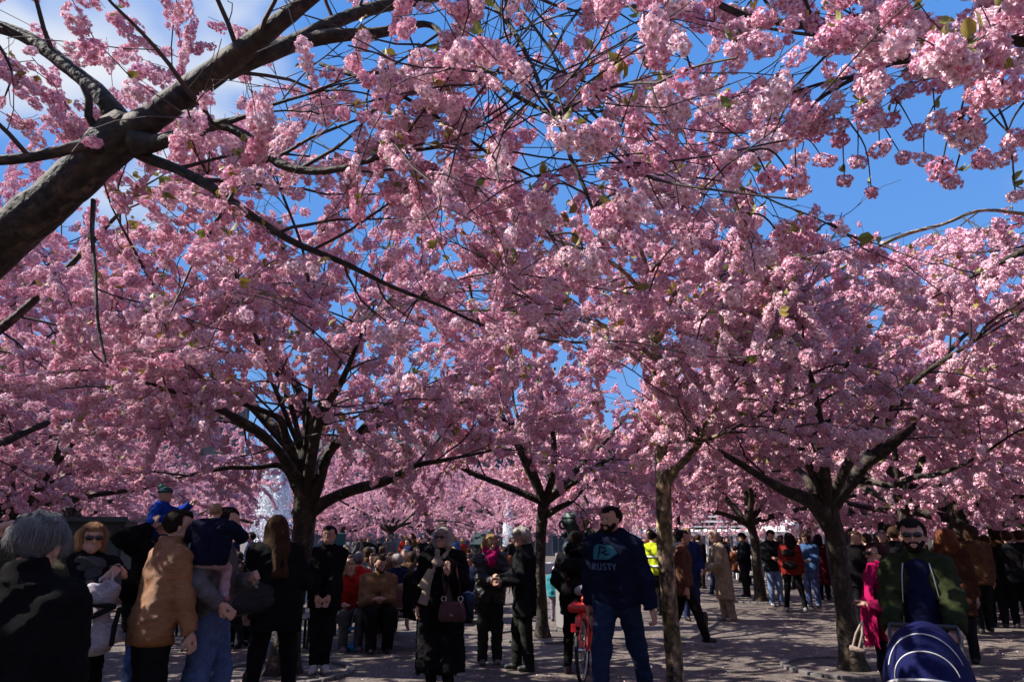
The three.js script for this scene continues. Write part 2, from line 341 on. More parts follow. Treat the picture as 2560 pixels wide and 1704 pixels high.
// Single large bunches on their own spurs, low over the camera: [X, Y, width in pixels, depth]
function heavyBunches(tree, list, seed) {
  const R = rng(seed), off = tree.root.position, net = [...tree.crown.branches, ...tree.crown.twigs, ...tree.paths].flatMap((b) => b.pts), b = new Buf(off);
  for (const [X, Y, w, d] of list) {
    const p = at(X, Y, d), s = w * d / 330, t = V(R() - 0.5, (R() - 0.5) * 0.4, R() - 0.5).normalize();
    const m = part('blossom_cluster', heroBunches[Math.floor(R() * 4)], petalTints[Math.floor(R() * 5)], tree.root); poseOf(R, { p, t, s }, m.matrix, off); m.matrix.decompose(m.position, m.quaternion, m.scale);
    let best = null, bd = 9; for (const q of net) { const l = q.distanceTo(p) + (q.y < p.y ? 0.3 : 0); if (l < bd) { bd = l; best = q; } }
    const mid = p.clone().lerp(best, 0.5).add(V((R() - 0.5) * 0.08, 0.05, (R() - 0.5) * 0.08)), c = new THREE.CatmullRomCurve3([best, mid, p]).getPoints(8); b.tube(c, c.map((_, i) => mixn(0.0055, 0.003, i / 8)), 5);
    if (R() < 0.5) { const l = part('leaf', tufts[Math.floor(R() * 2)], leafMat, tree.root); l.position.copy(p).sub(off).add(V((R() - 0.5) * 0.06, 0.05, (R() - 0.5) * 0.06)); l.rotation.set(R(), R() * 6, R()); l.scale.setScalar(1.1); }
  }
  part('twig', b.geo(), twigMat, tree.root).userData.kind = 'stuff';
}

// ------------------------------------------------------------------ the trees that the photograph shows limb by limb
// px: [X, Y, depth, width in pixels] of points on a limb
let scaleDepth = 1;
const px = (list) => list.map(([X, Y, d, w]) => [at(X, Y, d * scaleDepth), w / 2 * d * scaleDepth / F]);
const depthOf = (p) => (p.y - EYE) * sp - p.z * cp;
const rowsGroup = 'cherry trees in rows round the square';
const pixelOf = (p) => { const y = p.y - EYE, d = y * sp - p.z * cp; return [1280 + p.x / d * F, 852 - (y * cp + p.z * sp) / d * F]; };
// bare wood: nothing flowers close beside the old limbs of the leaning tree
const oldWood = [];
const bare = (p) => !oldWood.some(([a, b, r]) => { const ab = b.clone().sub(a), t = clamp(p.clone().sub(a).dot(ab) / ab.lengthSq()), q = a.clone().addScaledVector(ab, t), d = q.distanceTo(p); if (d < r) return true; const e = camera.position, u = q.clone().sub(e).normalize(), w = p.clone().sub(e), along_ = w.dot(u); return along_ < q.distanceTo(e) && w.addScaledVector(u, -along_).length() < r * 0.55; });
// the pruned hollow between the crowns at the right, where the sky shows
const inGap = (p) => { const [X, Y] = pixelOf(p), n = noise3(p.x * 1.4, p.y * 1.4, p.z * 1.4); const dx = (X - 2330) / 360, dy = (Y - 430 + (X - 2330) * 0.1) / 165; return dx * dx + dy * dy < 0.5 + n * 0.9; };
const grow = { step1: 0.28, len1: 1.5, step2: 0.16, len2: 0.62, bloom: 1, gap: 0.068, size: 0.82, patch: 0.25 };

// the big leaning tree on the left, overhead
{
  const fork = [315, 326, 4.2];
  const base = V(-5.3, 0, -4.4);
  for (const [X0, Y0, d0, X1, Y1, d1, r] of [[0, 605, 4.3, 315, 330, 4.2, 0.3], [315, 330, 4.2, 560, 160, 4, 0.25], [560, 160, 4, 790, -20, 3.8, 0.2], [560, 175, 4.05, 860, 45, 4.3, 0.2], [315, 330, 4.2, 160, 160, 4.3, 0.2], [160, 160, 4.3, -30, 60, 4.5, 0.16], [330, 365, 4.2, 857, 656, 3.9, 0.1], [390, 356, 4.1, 692, 404, 3.75, 0.1]]) oldWood.push([at(X0, Y0, d0), at(X1, Y1, d1), r]);
  const slim = depthOf(onGround(1695, 1750)) / 7.35; oldWood.push([at(1690, 1740, 7.35 * slim), at(1645, 910, 7.75 * slim), 0.44]);
  const tree = cherryTree('thick dark cherry tree leaning in from the left, its fork high overhead', 11, base,
    { ctrl: [[V(-5.35, -0.1, -4.4), 0.25], [V(-5.2, 0.35, -4.4), 0.2], [V(-4.85, 1.3, -4.35), 0.18], [V(-4.2, 2.35, -4.2), 0.175], ...px([[0, 605, 4.3, 116], [130, 500, 4.25, 108], [235, 400, 4.2, 104], [300, 340, 4.2, 108], [330, 305, 4.2, 88]])], from: 3, bare: true },
    [
      { ctrl: px([[285, 350, 4.2, 84], [350, 315, 4.15, 72], [440, 250, 4.1, 64], [560, 160, 4.0, 60], [680, 70, 3.9, 46], [790, -20, 3.8, 38], [930, -150, 3.7, 36], [1080, -260, 3.6, 22]]), from: 0.3 },
      { ctrl: px([[560, 175, 4.05, 52], [660, 135, 4.1, 44], [760, 95, 4.2, 38], [860, 45, 4.3, 32], [960, 14, 4.4, 28], [1050, 0, 4.5, 26], [1200, -30, 4.7, 18]]), from: 0.3 },
      { ctrl: px([[740, 105, 4.2, 36], [850, 88, 4.2, 34], [930, 84, 4.25, 30], [985, 74, 4.3, 22], [1068, 60, 4.4, 15], [1121, 103, 4.2, 13], [1202, 161, 3.8, 12], [1273, 228, 3.3, 12], [1392, 292, 2.8, 11]]), from: 0.3 },
      { ctrl: px([[315, 330, 4.2, 70], [275, 265, 4.2, 46], [215, 205, 4.25, 38], [160, 160, 4.3, 36], [60, 90, 4.4, 33], [-30, 60, 4.5, 29], [-250, 0, 4.7, 24], [-450, -20, 4.9, 12]]), from: 0.25 },
      { ctrl: px([[262, 330, 4.2, 26], [236, 318, 4.15, 22], [220, 290, 4.1, 20], [222, 245, 4.1, 18], [206, 214, 4.1, 14]]), from: 0.5, cut: true, bare: true },
      { ctrl: px([[290, 385, 4.25, 44], [212, 364, 4.0, 30], [150, 378, 3.9, 28], [70, 393, 3.85, 26], [-10, 402, 3.8, 24], [-180, 420, 3.7, 15], [-330, 430, 3.6, 9]]), from: 0.4 },
      { ctrl: px([[340, 350, 4.15, 70], [390, 356, 4.1, 40], [446, 340, 4.0, 34], [505, 322, 3.9, 32], [545, 310, 3.85, 24], [603, 294, 3.8, 12], [680, 262, 3.75, 8], [760, 238, 3.7, 7]]), from: 0.25 },
      { ctrl: px([[500, 322, 3.9, 28], [549, 312, 3.85, 24], [625, 348, 3.8, 25], [692, 404, 3.75, 25], [750, 425, 3.7, 20], [830, 426, 3.65, 18], [930, 400, 3.6, 11], [1010, 380, 3.55, 10], [1110, 366, 3.5, 8]]), from: 0.2 },
      { ctrl: px([[330, 365, 4.2, 46], [360, 390, 4.2, 30], [446, 424, 4.1, 26], [536, 473, 4.0, 24], [603, 522, 3.95, 22], [670, 567, 3.9, 20], [737, 607, 3.9, 18], [857, 656, 3.9, 14], [979, 716, 4.0, 11], [1104, 765, 4.1, 9], [1202, 810, 4.2, 8], [1372, 850, 4.3, 6]]), from: 0.12 },
      { ctrl: px([[232, 500, 4.25, 12], [230, 590, 4.1, 10], [238, 690, 3.95, 9], [243, 800, 3.8, 8], [263, 905, 3.7, 6]]), from: 0.5 },
      { ctrl: px([[1105, -200, 3.9, 14], [1229, 0, 3.7, 13], [1291, 89, 3.4, 13], [1336, 179, 3.1, 12], [1360, 240, 2.9, 11], [1392, 292, 2.75, 10], [1425, 390, 2.7, 11], [1455, 455, 2.65, 10], [1482, 525, 2.6, 8]]), from: 0.25 },
      { ctrl: px([[1260, -20, 3.9, 8], [1330, 60, 3.8, 8], [1400, 160, 3.7, 8], [1470, 270, 3.6, 8], [1530, 330, 3.5, 8], [1600, 440, 3.4, 7]]), from: 0.2 },
      { ctrl: px([[800, 160, 4.0, 10], [860, 180, 3.9, 12], [960, 218, 3.8, 11], [1050, 265, 3.8, 10], [1130, 318, 3.8, 9], [1240, 395, 3.8, 8], [1330, 440, 3.9, 6]]), from: 0.1 },
    ],
    { ...grow, step1: 0.22, step2: 0.2, len1: 1.4, pieces: 300, bloom: 0.7, patch: 0.38, thick: 0.85, size: 0.7, gap: 0.095, floor: 2.3, leaf: 0.3, trim: inGap, keep: (p) => { if (p.y < 2.4 || inGap(p)) return false; const c = noise3(p.x * 2.1 + 5, p.y * 2.1, p.z * 2.1) * 0.7 + 0.3 * hash3(Math.round(p.x * 997), Math.round(p.y * 997), Math.round(p.z * 997)); const thin = p.x < -1.0 ? 0.1 : p.x < 0.5 ? 0.46 : 0.46; if (c < thin) return false; return bare(p); } });
  heavyBunches(tree, [[1416, 337, 110, 2.3], [1505, 343, 116, 2.3], [1470, 362, 90, 2.3], [1518, 544, 90, 2.4], [1578, 519, 110, 2.4], [1575, 592, 112, 2.4], [1530, 580, 80, 2.4], [1346, 506, 82, 2.6], [1371, 548, 64, 2.6], [1422, 646, 84, 2.7], [1470, 660, 100, 2.7], [1440, 700, 60, 2.7], [1696, 276, 84, 2.6], [1648, 248, 80, 2.6], [1840, 125, 90, 2.5], [1902, 112, 90, 2.5], [1521, 12, 100, 2.3], [1325, 225, 60, 2.8], [967, 836, 74, 3.3], [1000, 830, 66, 3.3], [478, 890, 58, 3.6], [232, 355, 44, 3.9], [900, 958, 62, 3.4], [1825, 407, 92, 2.8], [1918, 370, 92, 2.7], [1925, 450, 92, 2.6], [1985, 447, 84, 2.6], [1960, 600, 84, 2.7], [2018, 606, 84, 2.7], [1847, 717, 80, 2.9], [1738, 870, 72, 3.1], [1612, 760, 74, 3], [1240, 130, 70, 3], [1180, 300, 50, 3.2]], 17);
}
// overhanging boughs, upper right: the tree stands outside the frame
{
  const base = V(5.4, 0, -3.0);
  const tree = cherryTree('cherry tree reaching in from the right edge with overhanging boughs at the upper right', 12, base,
    { ctrl: [[V(5.4, -0.1, -3), 0.22], [V(5.35, 0.4, -3), 0.17], [V(5.2, 1.4, -3.05), 0.16], [V(5.0, 2.3, -3.1), 0.15]], from: 3, bare: true },
    [
      { ctrl: [[V(5.0, 2.2, -3.1), 0.09], [V(4.6, 3.2, -3.2), 0.07], ...px([[2700, 140, 3.9, 24], [2430, 95, 3.8, 20], [2252, 89, 3.7, 18], [2176, 96, 3.7, 19], [2046, 67, 3.75, 21], [1957, 56, 3.8, 20], [1890, 47, 3.85, 18], [1841, 31, 3.9, 18], [1770, -4, 3.95, 16], [1650, -90, 4, 10]])], from: 0.3 },
      { ctrl: [[V(5.0, 2.25, -3.1), 0.08], [V(4.4, 3.3, -3.4), 0.06], ...px([[2640, -60, 3.4, 16], [2490, -20, 3.0, 14], [2495, 60, 2.8, 12], [2505, 150, 2.7, 9], [2508, 190, 2.65, 7]])], from: 0.35 },
      { ctrl: [[V(5.0, 2.25, -3.1), 0.08], [V(4.9, 3.3, -3.6), 0.06], [V(4.6, 3.9, -5.0), 0.04], [V(4.3, 3.9, -6.2), 0.018]], from: 0.3 },
      { ctrl: [[V(5.0, 2.25, -3.1), 0.07], [V(4.5, 3.0, -2.5), 0.05], [V(3.2, 3.8, -2.6), 0.035], [V(2.0, 3.9, -3.0), 0.018]], from: 0.3 },
    ],
    { ...grow, step1: 0.26, len1: 1.15, pieces: 300, bloom: 0.75, patch: 0.4, thick: 0.9, trim: inGap, size: 0.78, keep: (p) => p.y > 2.4 && !(p.x > 2.1 && p.x < 4.2 && (p.y - EYE) / -p.z < 0.66) && !inGap(p) });
  heavyBunches(tree, [[2104, 89, 100, 2.7], [2150, 96, 90, 2.7], [2238, 32, 92, 2.6], [2282, 62, 84, 2.6], [2480, 51, 90, 2.4], [2397, 166, 100, 2.5], [2505, 223, 118, 2.4], [2450, 235, 90, 2.5], [2397, 306, 92, 2.6], [2412, 340, 84, 2.6], [2540, 352, 72, 2.5], [2455, 398, 70, 2.7], [2352, 424, 80, 2.8], [2380, 455, 54, 2.8], [2540, 490, 52, 2.7], [2320, 150, 80, 2.7], [2195, 130, 70, 2.9], [2190, 285, 56, 3.9], [2228, 300, 54, 3.9], [2200, 372, 52, 4], [2258, 394, 50, 4], [2100, 350, 58, 4], [2145, 404, 52, 4.1], [2060, 400, 56, 4.1], [2112, 452, 46, 4.1], [2180, 482, 38, 4], [1995, 478, 56, 4.2], [2310, 398, 46, 4], [2290, 330, 54, 3.9], [2040, 330, 60, 4], [2340, 300, 60, 3.6], [2000, 400, 60, 4.2], [2440, 330, 66, 3.2], [2500, 400, 60, 3]], 19);
}
// the tree behind the long-haired woman
{
  const base = onGround(705, 1682); scaleDepth = depthOf(base) / 8.7;
  cherryTree('cherry tree with two-tone trunk behind the woman with long fair hair', 13, base,
    { ctrl: [[base.clone().add(V(0, -0.05, 0)), 0.27], ...px([[708, 1655, 8.7, 82], [722, 1560, 8.75, 60], [742, 1440, 8.8, 55], [757, 1330, 8.8, 54], [764, 1250, 8.8, 56], [764, 1200, 8.8, 54]])], from: 3, bare: true },
    [
      { ctrl: px([[775, 1275, 8.8, 40], [812, 1255, 8.75, 30], [870, 1228, 8.6, 27], [960, 1203, 8.4, 25], [1010, 1180, 8.2, 20], [1038, 1164, 8.1, 16], [1110, 1150, 7.9, 10], [1210, 1130, 7.7, 6]]), from: 0.35 },
      { ctrl: px([[757, 1215, 8.8, 52], [768, 1130, 8.8, 36], [770, 1060, 8.9, 26], [752, 985, 9, 20], [722, 930, 9.1, 14], [690, 860, 9.2, 8]]), from: 0.3 },
      { ctrl: px([[782, 1240, 8.8, 34], [802, 1190, 8.7, 24], [820, 1140, 8.6, 20], [850, 1100, 8.5, 22], [885, 1090, 8.4, 18], [930, 1040, 8.3, 10], [990, 990, 8.2, 6]]), from: 0.3 },
      { ctrl: px([[752, 1210, 8.8, 36], [735, 1150, 8.7, 24], [712, 1085, 8.5, 20], [700, 1050, 8.4, 18], [640, 1020, 8.2, 12], [560, 1000, 8, 6]]), from: 0.3 },
      { ctrl: px([[745, 1230, 8.8, 22], [705, 1166, 8.8, 16], [640, 1168, 8.6, 13], [560, 1170, 8.4, 11], [480, 1190, 8.2, 8]]), from: 0.3 },
      { ctrl: px([[756, 1215, 8.9, 30], [700, 1130, 9.6, 22], [600, 1060, 10.3, 15], [450, 1010, 11, 8]]), from: 0.25 },
      { ctrl: px([[770, 1215, 8.9, 30], [830, 1120, 9.6, 22], [950, 1060, 10.5, 14], [1060, 1030, 11, 8]]), from: 0.25 },
      { ctrl: px([[754, 1210, 8.7, 28], [660, 1090, 7.9, 22], [520, 1010, 7.2, 16], [380, 960, 6.6, 8]]), from: 0.25 },
      { ctrl: px([[768, 1205, 8.7, 28], [800, 1050, 7.9, 22], [860, 940, 7.2, 15], [900, 840, 6.7, 8]]), from: 0.3 },
      { ctrl: px([[760, 1140, 8.8, 14], [715, 980, 8.7, 14], [640, 840, 8.5, 9], [600, 720, 8.3, 5]]), from: 0.1 },
      { ctrl: px([[766, 1130, 8.8, 14], [810, 980, 8.9, 14], [900, 820, 8.9, 9], [940, 700, 8.9, 5]]), from: 0.1 },
      { ctrl: px([[748, 1120, 8.7, 13], [660, 900, 8, 11], [580, 660, 7.4, 7], [520, 440, 6.9, 6]]), from: 0.15 },
      { ctrl: px([[764, 1120, 8.7, 13], [780, 860, 7.9, 11], [760, 640, 7.3, 7], [700, 470, 6.9, 6]]), from: 0.15 },
      { ctrl: px([[750, 1160, 8.7, 13], [560, 940, 7.8, 11], [400, 740, 7.1, 7], [300, 560, 6.6, 6]]), from: 0.15 },
      { ctrl: px([[760, 1150, 8.8, 24], [620, 1000, 9.3, 18], [440, 860, 9.8, 12], [300, 760, 10, 7]]), from: 0.2 },
    ], { ...grow, size: 0.76, hang: 0.15, floor: 2, keep: (p) => p.y > 2.1 });
}
// the slim upright tree right of the middle
{
  const base = onGround(1695, 1750); scaleDepth = depthOf(base) / 7.35;
  cherryTree('slim upright cherry tree with pale painted-sunlit bark right of the man in the hooded sweatshirt', 14, base,
    { ctrl: [[base.clone().add(V(0, -0.05, 0)), 0.13], ...px([[1690, 1740, 7.35, 46], [1682, 1600, 7.45, 42], [1668, 1450, 7.5, 40], [1661, 1320, 7.55, 39], [1657, 1200, 7.6, 38], [1652, 1100, 7.65, 33], [1650, 1030, 7.7, 31], [1645, 930, 7.75, 31], [1638, 820, 7.8, 24], [1636, 740, 7.85, 20]])], from: 4, bare: true },
    [
      { ctrl: px([[1662, 1215, 7.6, 28], [1690, 1172, 7.55, 20], [1725, 1138, 7.5, 18], [1752, 1100, 7.5, 17], [1764, 1066, 7.45, 14], [1800, 1010, 7.3, 9], [1850, 940, 7.1, 6]]), from: 0.35 },
      { ctrl: px([[1652, 1105, 7.65, 22], [1700, 1097, 7.5, 14], [1755, 1100, 7.3, 13], [1820, 1080, 7.1, 8]]), from: 0.4 },
      { ctrl: px([[1650, 985, 7.7, 20], [1675, 960, 7.6, 10], [1712, 910, 7.5, 9], [1740, 850, 7.4, 6]]), from: 0.3 },
      { ctrl: px([[1637, 780, 7.85, 20], [1640, 700, 7.8, 15], [1660, 620, 7.6, 11], [1700, 540, 7.3, 6]]), from: 0.2 },
      { ctrl: px([[1637, 760, 7.85, 18], [1622, 690, 7.8, 14], [1600, 610, 7.6, 10], [1590, 520, 7.4, 6]]), from: 0.2 },
      { ctrl: px([[1637, 790, 7.8, 16], [1580, 700, 7.5, 12], [1500, 640, 7, 9], [1390, 600, 6.5, 5]]), from: 0.2 },
      { ctrl: px([[1638, 790, 7.8, 16], [1720, 700, 7.7, 12], [1800, 640, 7.5, 9], [1890, 610, 7.2, 5]]), from: 0.2 },
      { ctrl: px([[1640, 880, 7.8, 16], [1600, 800, 8.4, 12], [1520, 740, 9.2, 8], [1430, 700, 10, 5]]), from: 0.2 },
      { ctrl: px([[1640, 860, 7.7, 16], [1700, 770, 7.1, 12], [1790, 720, 6.4, 9], [1880, 690, 5.8, 5]]), from: 0.25 },
      { ctrl: px([[1640, 900, 7.7, 16], [1580, 850, 7.0, 12], [1480, 800, 6.3, 9], [1350, 760, 5.6, 5]]), from: 0.25 },
    ], { ...grow, size: 0.76, patch: 0.3, bark: barkPaleSunlit, len1: 1.3, leaf: 0.25, trim: inGap, keep: (p) => !inGap(p) && bare(p) && p.y > (Math.hypot(p.x - 1.55, p.z + 7.3) < 1.5 ? 3.1 : 2.35) });
}
// the spreading tree at the right, beside the woman in the pink scarf
{
  const base = onGround(2137, 1672); scaleDepth = depthOf(base) / 8.75;
  cherryTree('spreading cherry tree with crooked trunk beside the woman in the pink scarf', 15, base,
    { ctrl: [[base.clone().add(V(0, -0.05, 0)), 0.2], ...px([[2130, 1640, 8.75, 62], [2116, 1540, 8.8, 47], [2100, 1430, 8.85, 46], [2088, 1350, 8.9, 46], [2076, 1290, 8.9, 48], [2070, 1245, 8.9, 46]])], from: 3, bare: true },
    [
      { ctrl: px([[2085, 1330, 8.9, 44], [2050, 1268, 8.85, 46], [2012, 1244, 8.7, 40], [1960, 1224, 8.5, 26], [1900, 1190, 8.2, 20], [1837, 1150, 7.9, 16], [1770, 1110, 7.6, 8]]), from: 0.4 },
      { ctrl: px([[2082, 1262, 8.9, 42], [2104, 1232, 8.85, 36], [2140, 1190, 8.8, 34], [2168, 1154, 8.7, 32], [2212, 1127, 8.6, 28], [2270, 1080, 8.4, 16], [2330, 1020, 8.2, 8]]), from: 0.4 },
      { ctrl: px([[2070, 1262, 8.9, 36], [2060, 1200, 9, 26], [2050, 1140, 9.1, 20], [2040, 1060, 9.2, 14], [2060, 980, 9.3, 8]]), from: 0.3 },
      { ctrl: px([[2150, 1200, 8.8, 20], [2190, 1206, 8.6, 16], [2228, 1212, 8.4, 17], [2297, 1190, 8.2, 15], [2335, 1188, 8.1, 12], [2430, 1150, 7.8, 8], [2540, 1080, 7.5, 5]]), from: 0.3 },
      { ctrl: px([[2060, 1265, 8.9, 26], [2000, 1180, 9.4, 20], [1900, 1120, 10, 14], [1800, 1080, 10.6, 7]]), from: 0.25 },
      { ctrl: px([[2085, 1250, 9, 26], [2150, 1150, 9.8, 20], [2260, 1080, 10.5, 14], [2380, 1040, 11, 7]]), from: 0.25 },
      { ctrl: px([[2070, 1255, 8.8, 26], [2060, 1120, 8, 22], [2040, 990, 7.3, 15], [2010, 880, 6.7, 8]]), from: 0.3 },
      { ctrl: px([[2075, 1255, 8.8, 26], [2160, 1090, 8.1, 22], [2290, 950, 7.5, 15], [2440, 850, 7, 8]]), from: 0.3 },
      { ctrl: px([[2068, 1260, 8.8, 24], [1990, 1100, 8.2, 18], [1900, 980, 7.7, 12], [1820, 880, 7.3, 7]]), from: 0.3 },
      { ctrl: px([[2062, 1150, 9, 24], [2080, 1000, 9, 18], [2120, 900, 9, 12], [2150, 800, 9, 7]]), from: 0.2 },
      { ctrl: px([[2066, 1180, 9, 24], [1990, 980, 9.3, 18], [1930, 830, 9.5, 12], [1880, 720, 9.6, 7]]), from: 0.2 },
      { ctrl: px([[2170, 1150, 8.7, 24], [2270, 980, 8.8, 18], [2370, 880, 8.9, 12], [2450, 800, 9, 7]]), from: 0.2 },
    ], { ...grow, size: 0.76, hang: 0.15, floor: 2, keep: (p) => p.y > 2.1 && !inGap(p) });
}
scaleDepth = 1;
// the long arching bough that crosses the gap of sky at the right
{
  const base = V(8.6, 0, -9.8);
  cherryTree('cherry tree at the right edge with one long pale bough arching across the sky', 16, base,
    { ctrl: [[V(8.6, -0.1, -9.8), 0.22], [V(8.55, 0.4, -9.8), 0.17], [V(8.5, 1.4, -9.8), 0.16], [V(8.4, 2.2, -9.7), 0.15]], from: 3, bare: true },
    [
      { ctrl: [[V(8.4, 2.1, -9.7), 0.09], ...px([[2700, 560, 9, 14], [2560, 534, 8.6, 9], [2448, 527, 8.4, 8], [2359, 560, 8.3, 8], [2261, 587, 8.2, 9], [2181, 625, 8.1, 9], [2110, 668, 8, 9], [2051, 697, 7.9, 8], [1966, 730, 7.8, 9], [1860, 745, 7.7, 5]])], from: 0.3 },
      { ctrl: [[V(8.4, 2.2, -9.7), 0.09], [V(7.6, 3.4, -9.4), 0.06], [V(6.6, 4.2, -9.2), 0.035], [V(5.8, 4.6, -9), 0.015]], from: 0.3 },
      { ctrl: [[V(8.4, 2.2, -9.7), 0.09], [V(8, 3.2, -8.8), 0.06], [V(7.2, 4.0, -7.8), 0.035], [V(6.4, 4.3, -7), 0.015]], from: 0.3 },
      { ctrl: [[V(8.4, 2.2, -9.7), 0.09], [V(8.4, 3.3, -10.8), 0.06], [V(7.9, 4.2, -11.8), 0.035], [V(7, 4.6, -12.4), 0.015]], from: 0.3 },
      { ctrl: [[V(8.4, 2.2, -9.7), 0.09], [V(9.3, 3.3, -9.2), 0.06], [V(10.2, 4.1, -8.8), 0.035], [V(11.2, 4.4, -8.4), 0.015]], from: 0.3 },
    ], { ...grow, bark: barkPaleSunlit, set: farBunches, pieces: 150, step2: 0.2, trim: inGap, keep: (p) => !inGap(p) });
}
// trees a little farther off, each with its own limbs
function midTree(label, seed, X, Y, o = {}) {
  const base = onGround(X, Y), t = makeTree(seed, { spread: 1.35, ...o }), move = (c) => { for (const k of c.ctrl) k[0].add(base); return c; };
  if (o.trunk) t.trunk = { ctrl: o.trunk, from: 2, bare: true }; else move(t.trunk);
  const tip = o.trunk ? o.trunk[o.trunk.length - 1][0] : null;
  for (const l of t.limbs) { move(l); if (tip) { const d = tip.clone().sub(l.ctrl[0][0]); d.y -= 0.1; for (const k of l.ctrl) k[0].add(d); } }
  return cherryTree(label, seed + 3, base, t.trunk, [...t.limbs, ...(o.limbs ?? [])], { ...grow, set: farBunches, size: 0.88, lift: -0.035, rise: 0.04, hang: 0.3, floor: 1.7, patch: 0.22, pieces: 150, group: undefined, ...(o.grow ?? {}) });
}
scaleDepth = depthOf(onGround(1352, 1592)) / 11.6;
midTree('cherry tree with thin forked trunk beside the white-haired person in the black coat', 31, 1352, 1592, { trunk: [[onGround(1354, 1596), 0.17], ...px([[1356, 1560, 11.6, 32], [1350, 1450, 11.7, 27], [1352, 1340, 11.8, 27], [1358, 1270, 11.8, 28], [1362, 1240, 11.8, 26]])], limbs: [{ ctrl: px([[1362, 1290, 11.8, 18], [1398, 1268, 11.6, 15], [1425, 1255, 11.4, 13], [1470, 1210, 11.2, 6]]), from: 0.4 }] });
scaleDepth = depthOf(onGround(2420, 1522)) / 16.6;
midTree('cherry tree whose lit trunk leans right behind the bearded man with the pram', 33, 2420, 1522, { trunk: [[onGround(2424, 1526), 0.22], ...px([[2416, 1500, 16.6, 34], [2402, 1430, 16.8, 28], [2390, 1360, 16.9, 26], [2386, 1300, 17, 28], [2388, 1270, 17, 26]])] });
scaleDepth = depthOf(onGround(1902, 1502)) / 18.4;
midTree('cherry tree with banded lit trunk beside the couple looking at a phone', 35, 1902, 1502, { trunk: [[onGround(1905, 1505), 0.2], ...px([[1901, 1490, 18.4, 30], [1893, 1420, 18.5, 22], [1886, 1340, 18.6, 20], [1876, 1312, 18.7, 22], [1868, 1300, 18.7, 20]])] });
scaleDepth = depthOf(onGround(2272, 1565)) / 13.9;
midTree('cherry tree whose fork shows just above the head of the bearded man with the pram', 37, 2272, 1565, { trunk: [[onGround(2274, 1568), 0.2], ...px([[2272, 1540, 13.9, 36], [2270, 1440, 14, 32], [2268, 1340, 14.1, 32], [2264, 1280, 14.1, 34], [2262, 1262, 14.1, 30]])] });
scaleDepth = depthOf(onGround(1697, 1500)) / 19;
midTree('dark cherry trunk standing close behind the slim pale tree', 39, 1697, 1500, { trunk: [[onGround(1698, 1503), 0.2], ...px([[1696, 1470, 19, 22], [1692, 1380, 19.2, 20], [1690, 1290, 19.2, 22], [1690, 1275, 19.2, 20]])] });

// ------------------------------------------------------------------ the rows of the square: four grown trees, cloned and turned
{
  const farGrow = { step1: 0.42, len1: 1.5, step2: 0.2, len2: 0.7, bloom: 1, gap: 0.075, size: 0.8, patch: 0.2, rise: 0.02, lift: -0.04, hang: 0.4, floor: 1.3 };
  const protos = [101, 102, 103, 104].map((s) => protoTree(s, { ...farGrow, h: 1.65, spread: 1.15 }));
  const R = rng(77), spots = [];
  const add = (x, z, s = 1) => spots.push([x, z, s]);
  // out of the frame: these shade the people and the ground in front
  for (const [x, z] of [[-11.8, -2.6], [-10.5, 3.6], [-5.5, 8], [4, 8.6], [-16.5, -5], [-16, 1.5], [-21, -3], [10.5, 3.5], [12.5, -4], [0, 13.5], [-7, 15], [7.5, 14.5], [-14, 9.5], [15, 10], [-13, 19], [2.5, 21], [12, 21.5], [-22, 6], [22, 3], [19, -7], [-27, -9], [-26, -1]]) add(x, z);
  // right-hand rows
  for (const [x, z] of [[12.8, -12.4], [9.2, -14.6], [3.4, -25.5], [10.6, -25.2], [14.6, -16.6], [19.5, -15], [10.4, -20.4], [16.4, -22.4], [22.6, -21], [13, -27.6], [19.6, -28.6], [27, -27], [24.4, -33.6], [16.2, -34.4], [3.6, -33], [31, -36], [22, -41], [14, -42.4], [6, -43], [36, -30], [30, -44]]) add(x, z);
  // left-hand rows
  for (const [x, z] of [[-13.2, -16.4], [-14.6, -9.8], [-20, -15], [-12.8, -20.6], [-26, -21.5], [-18.5, -24.5], [-26, -30], [-34, -33]]) add(x, z, 1.05);
  for (const [x, z] of [[-22, -31], [-16, -32.5], [-10.5, -31], [-5.6, -32]]) add(x, z, 0.95);
  // the far side of the square
  for (let k = 0; k < 17; k++) add(-40 + k * 5 + R() * 1.2, -40 - R() * 3, 1);
  for (let k = 0; k < 15; k++) add(-40 + k * 5.6 + R() * 1.6, -47 - R() * 3, 1.2);
  const looks = ['pink blossoming cherry tree in the far rows beyond the fountains', 'pink blossoming cherry tree in the rows at the right', 'pink blossoming cherry tree in the rows at the left', 'pink blossoming cherry tree outside the frame near the camera'];
  const near = protoTree(105, { ...farGrow, step1: 0.3, step2: 0.16, h: 1.7, spread: 1.2, set: fineBunches, size: 0.74, patch: 0.26, hang: 0.25, floor: 1.6 }); let nearUsed = 0;
  for (const [x, z, s, turn, where] of [[-7.6, -7.9, 1.22, 1, 'left of the woman with the phone'], [-10.8, -9.8, 1.25, 3.4, 'at the left edge behind the leaning tree'], [-9.6, -13.2, 1.1, 5, 'behind the child on shoulders']]) { const t = nearUsed++ ? near.clone() : near; t.name = numbered('cherry_tree'); scene.add(t); t.position.set(x, 0, z); t.rotation.y = turn; t.scale.setScalar(s); t.userData = { label: 'cherry tree in dense pink bloom ' + where, category: 'tree' }; }
  spots.forEach(([x, z, s], i) => {
    const t = protos[i % 4].clone(); t.name = numbered('cherry_tree'); scene.add(t);
    t.position.set(x, 0, z); t.rotation.y = R() * 6.283; t.scale.setScalar(s * (1.12 + R() * 0.16));
    const k = z > -4 ? 3 : z < -40 ? 0 : x > 3 ? 1 : 2;
    tag(t, looks[k], 'tree', ['far row of cherry trees', 'cherry trees in the right-hand rows', 'cherry trees in the left-hand rows', 'cherry trees around the camera'][k]);
  });
}

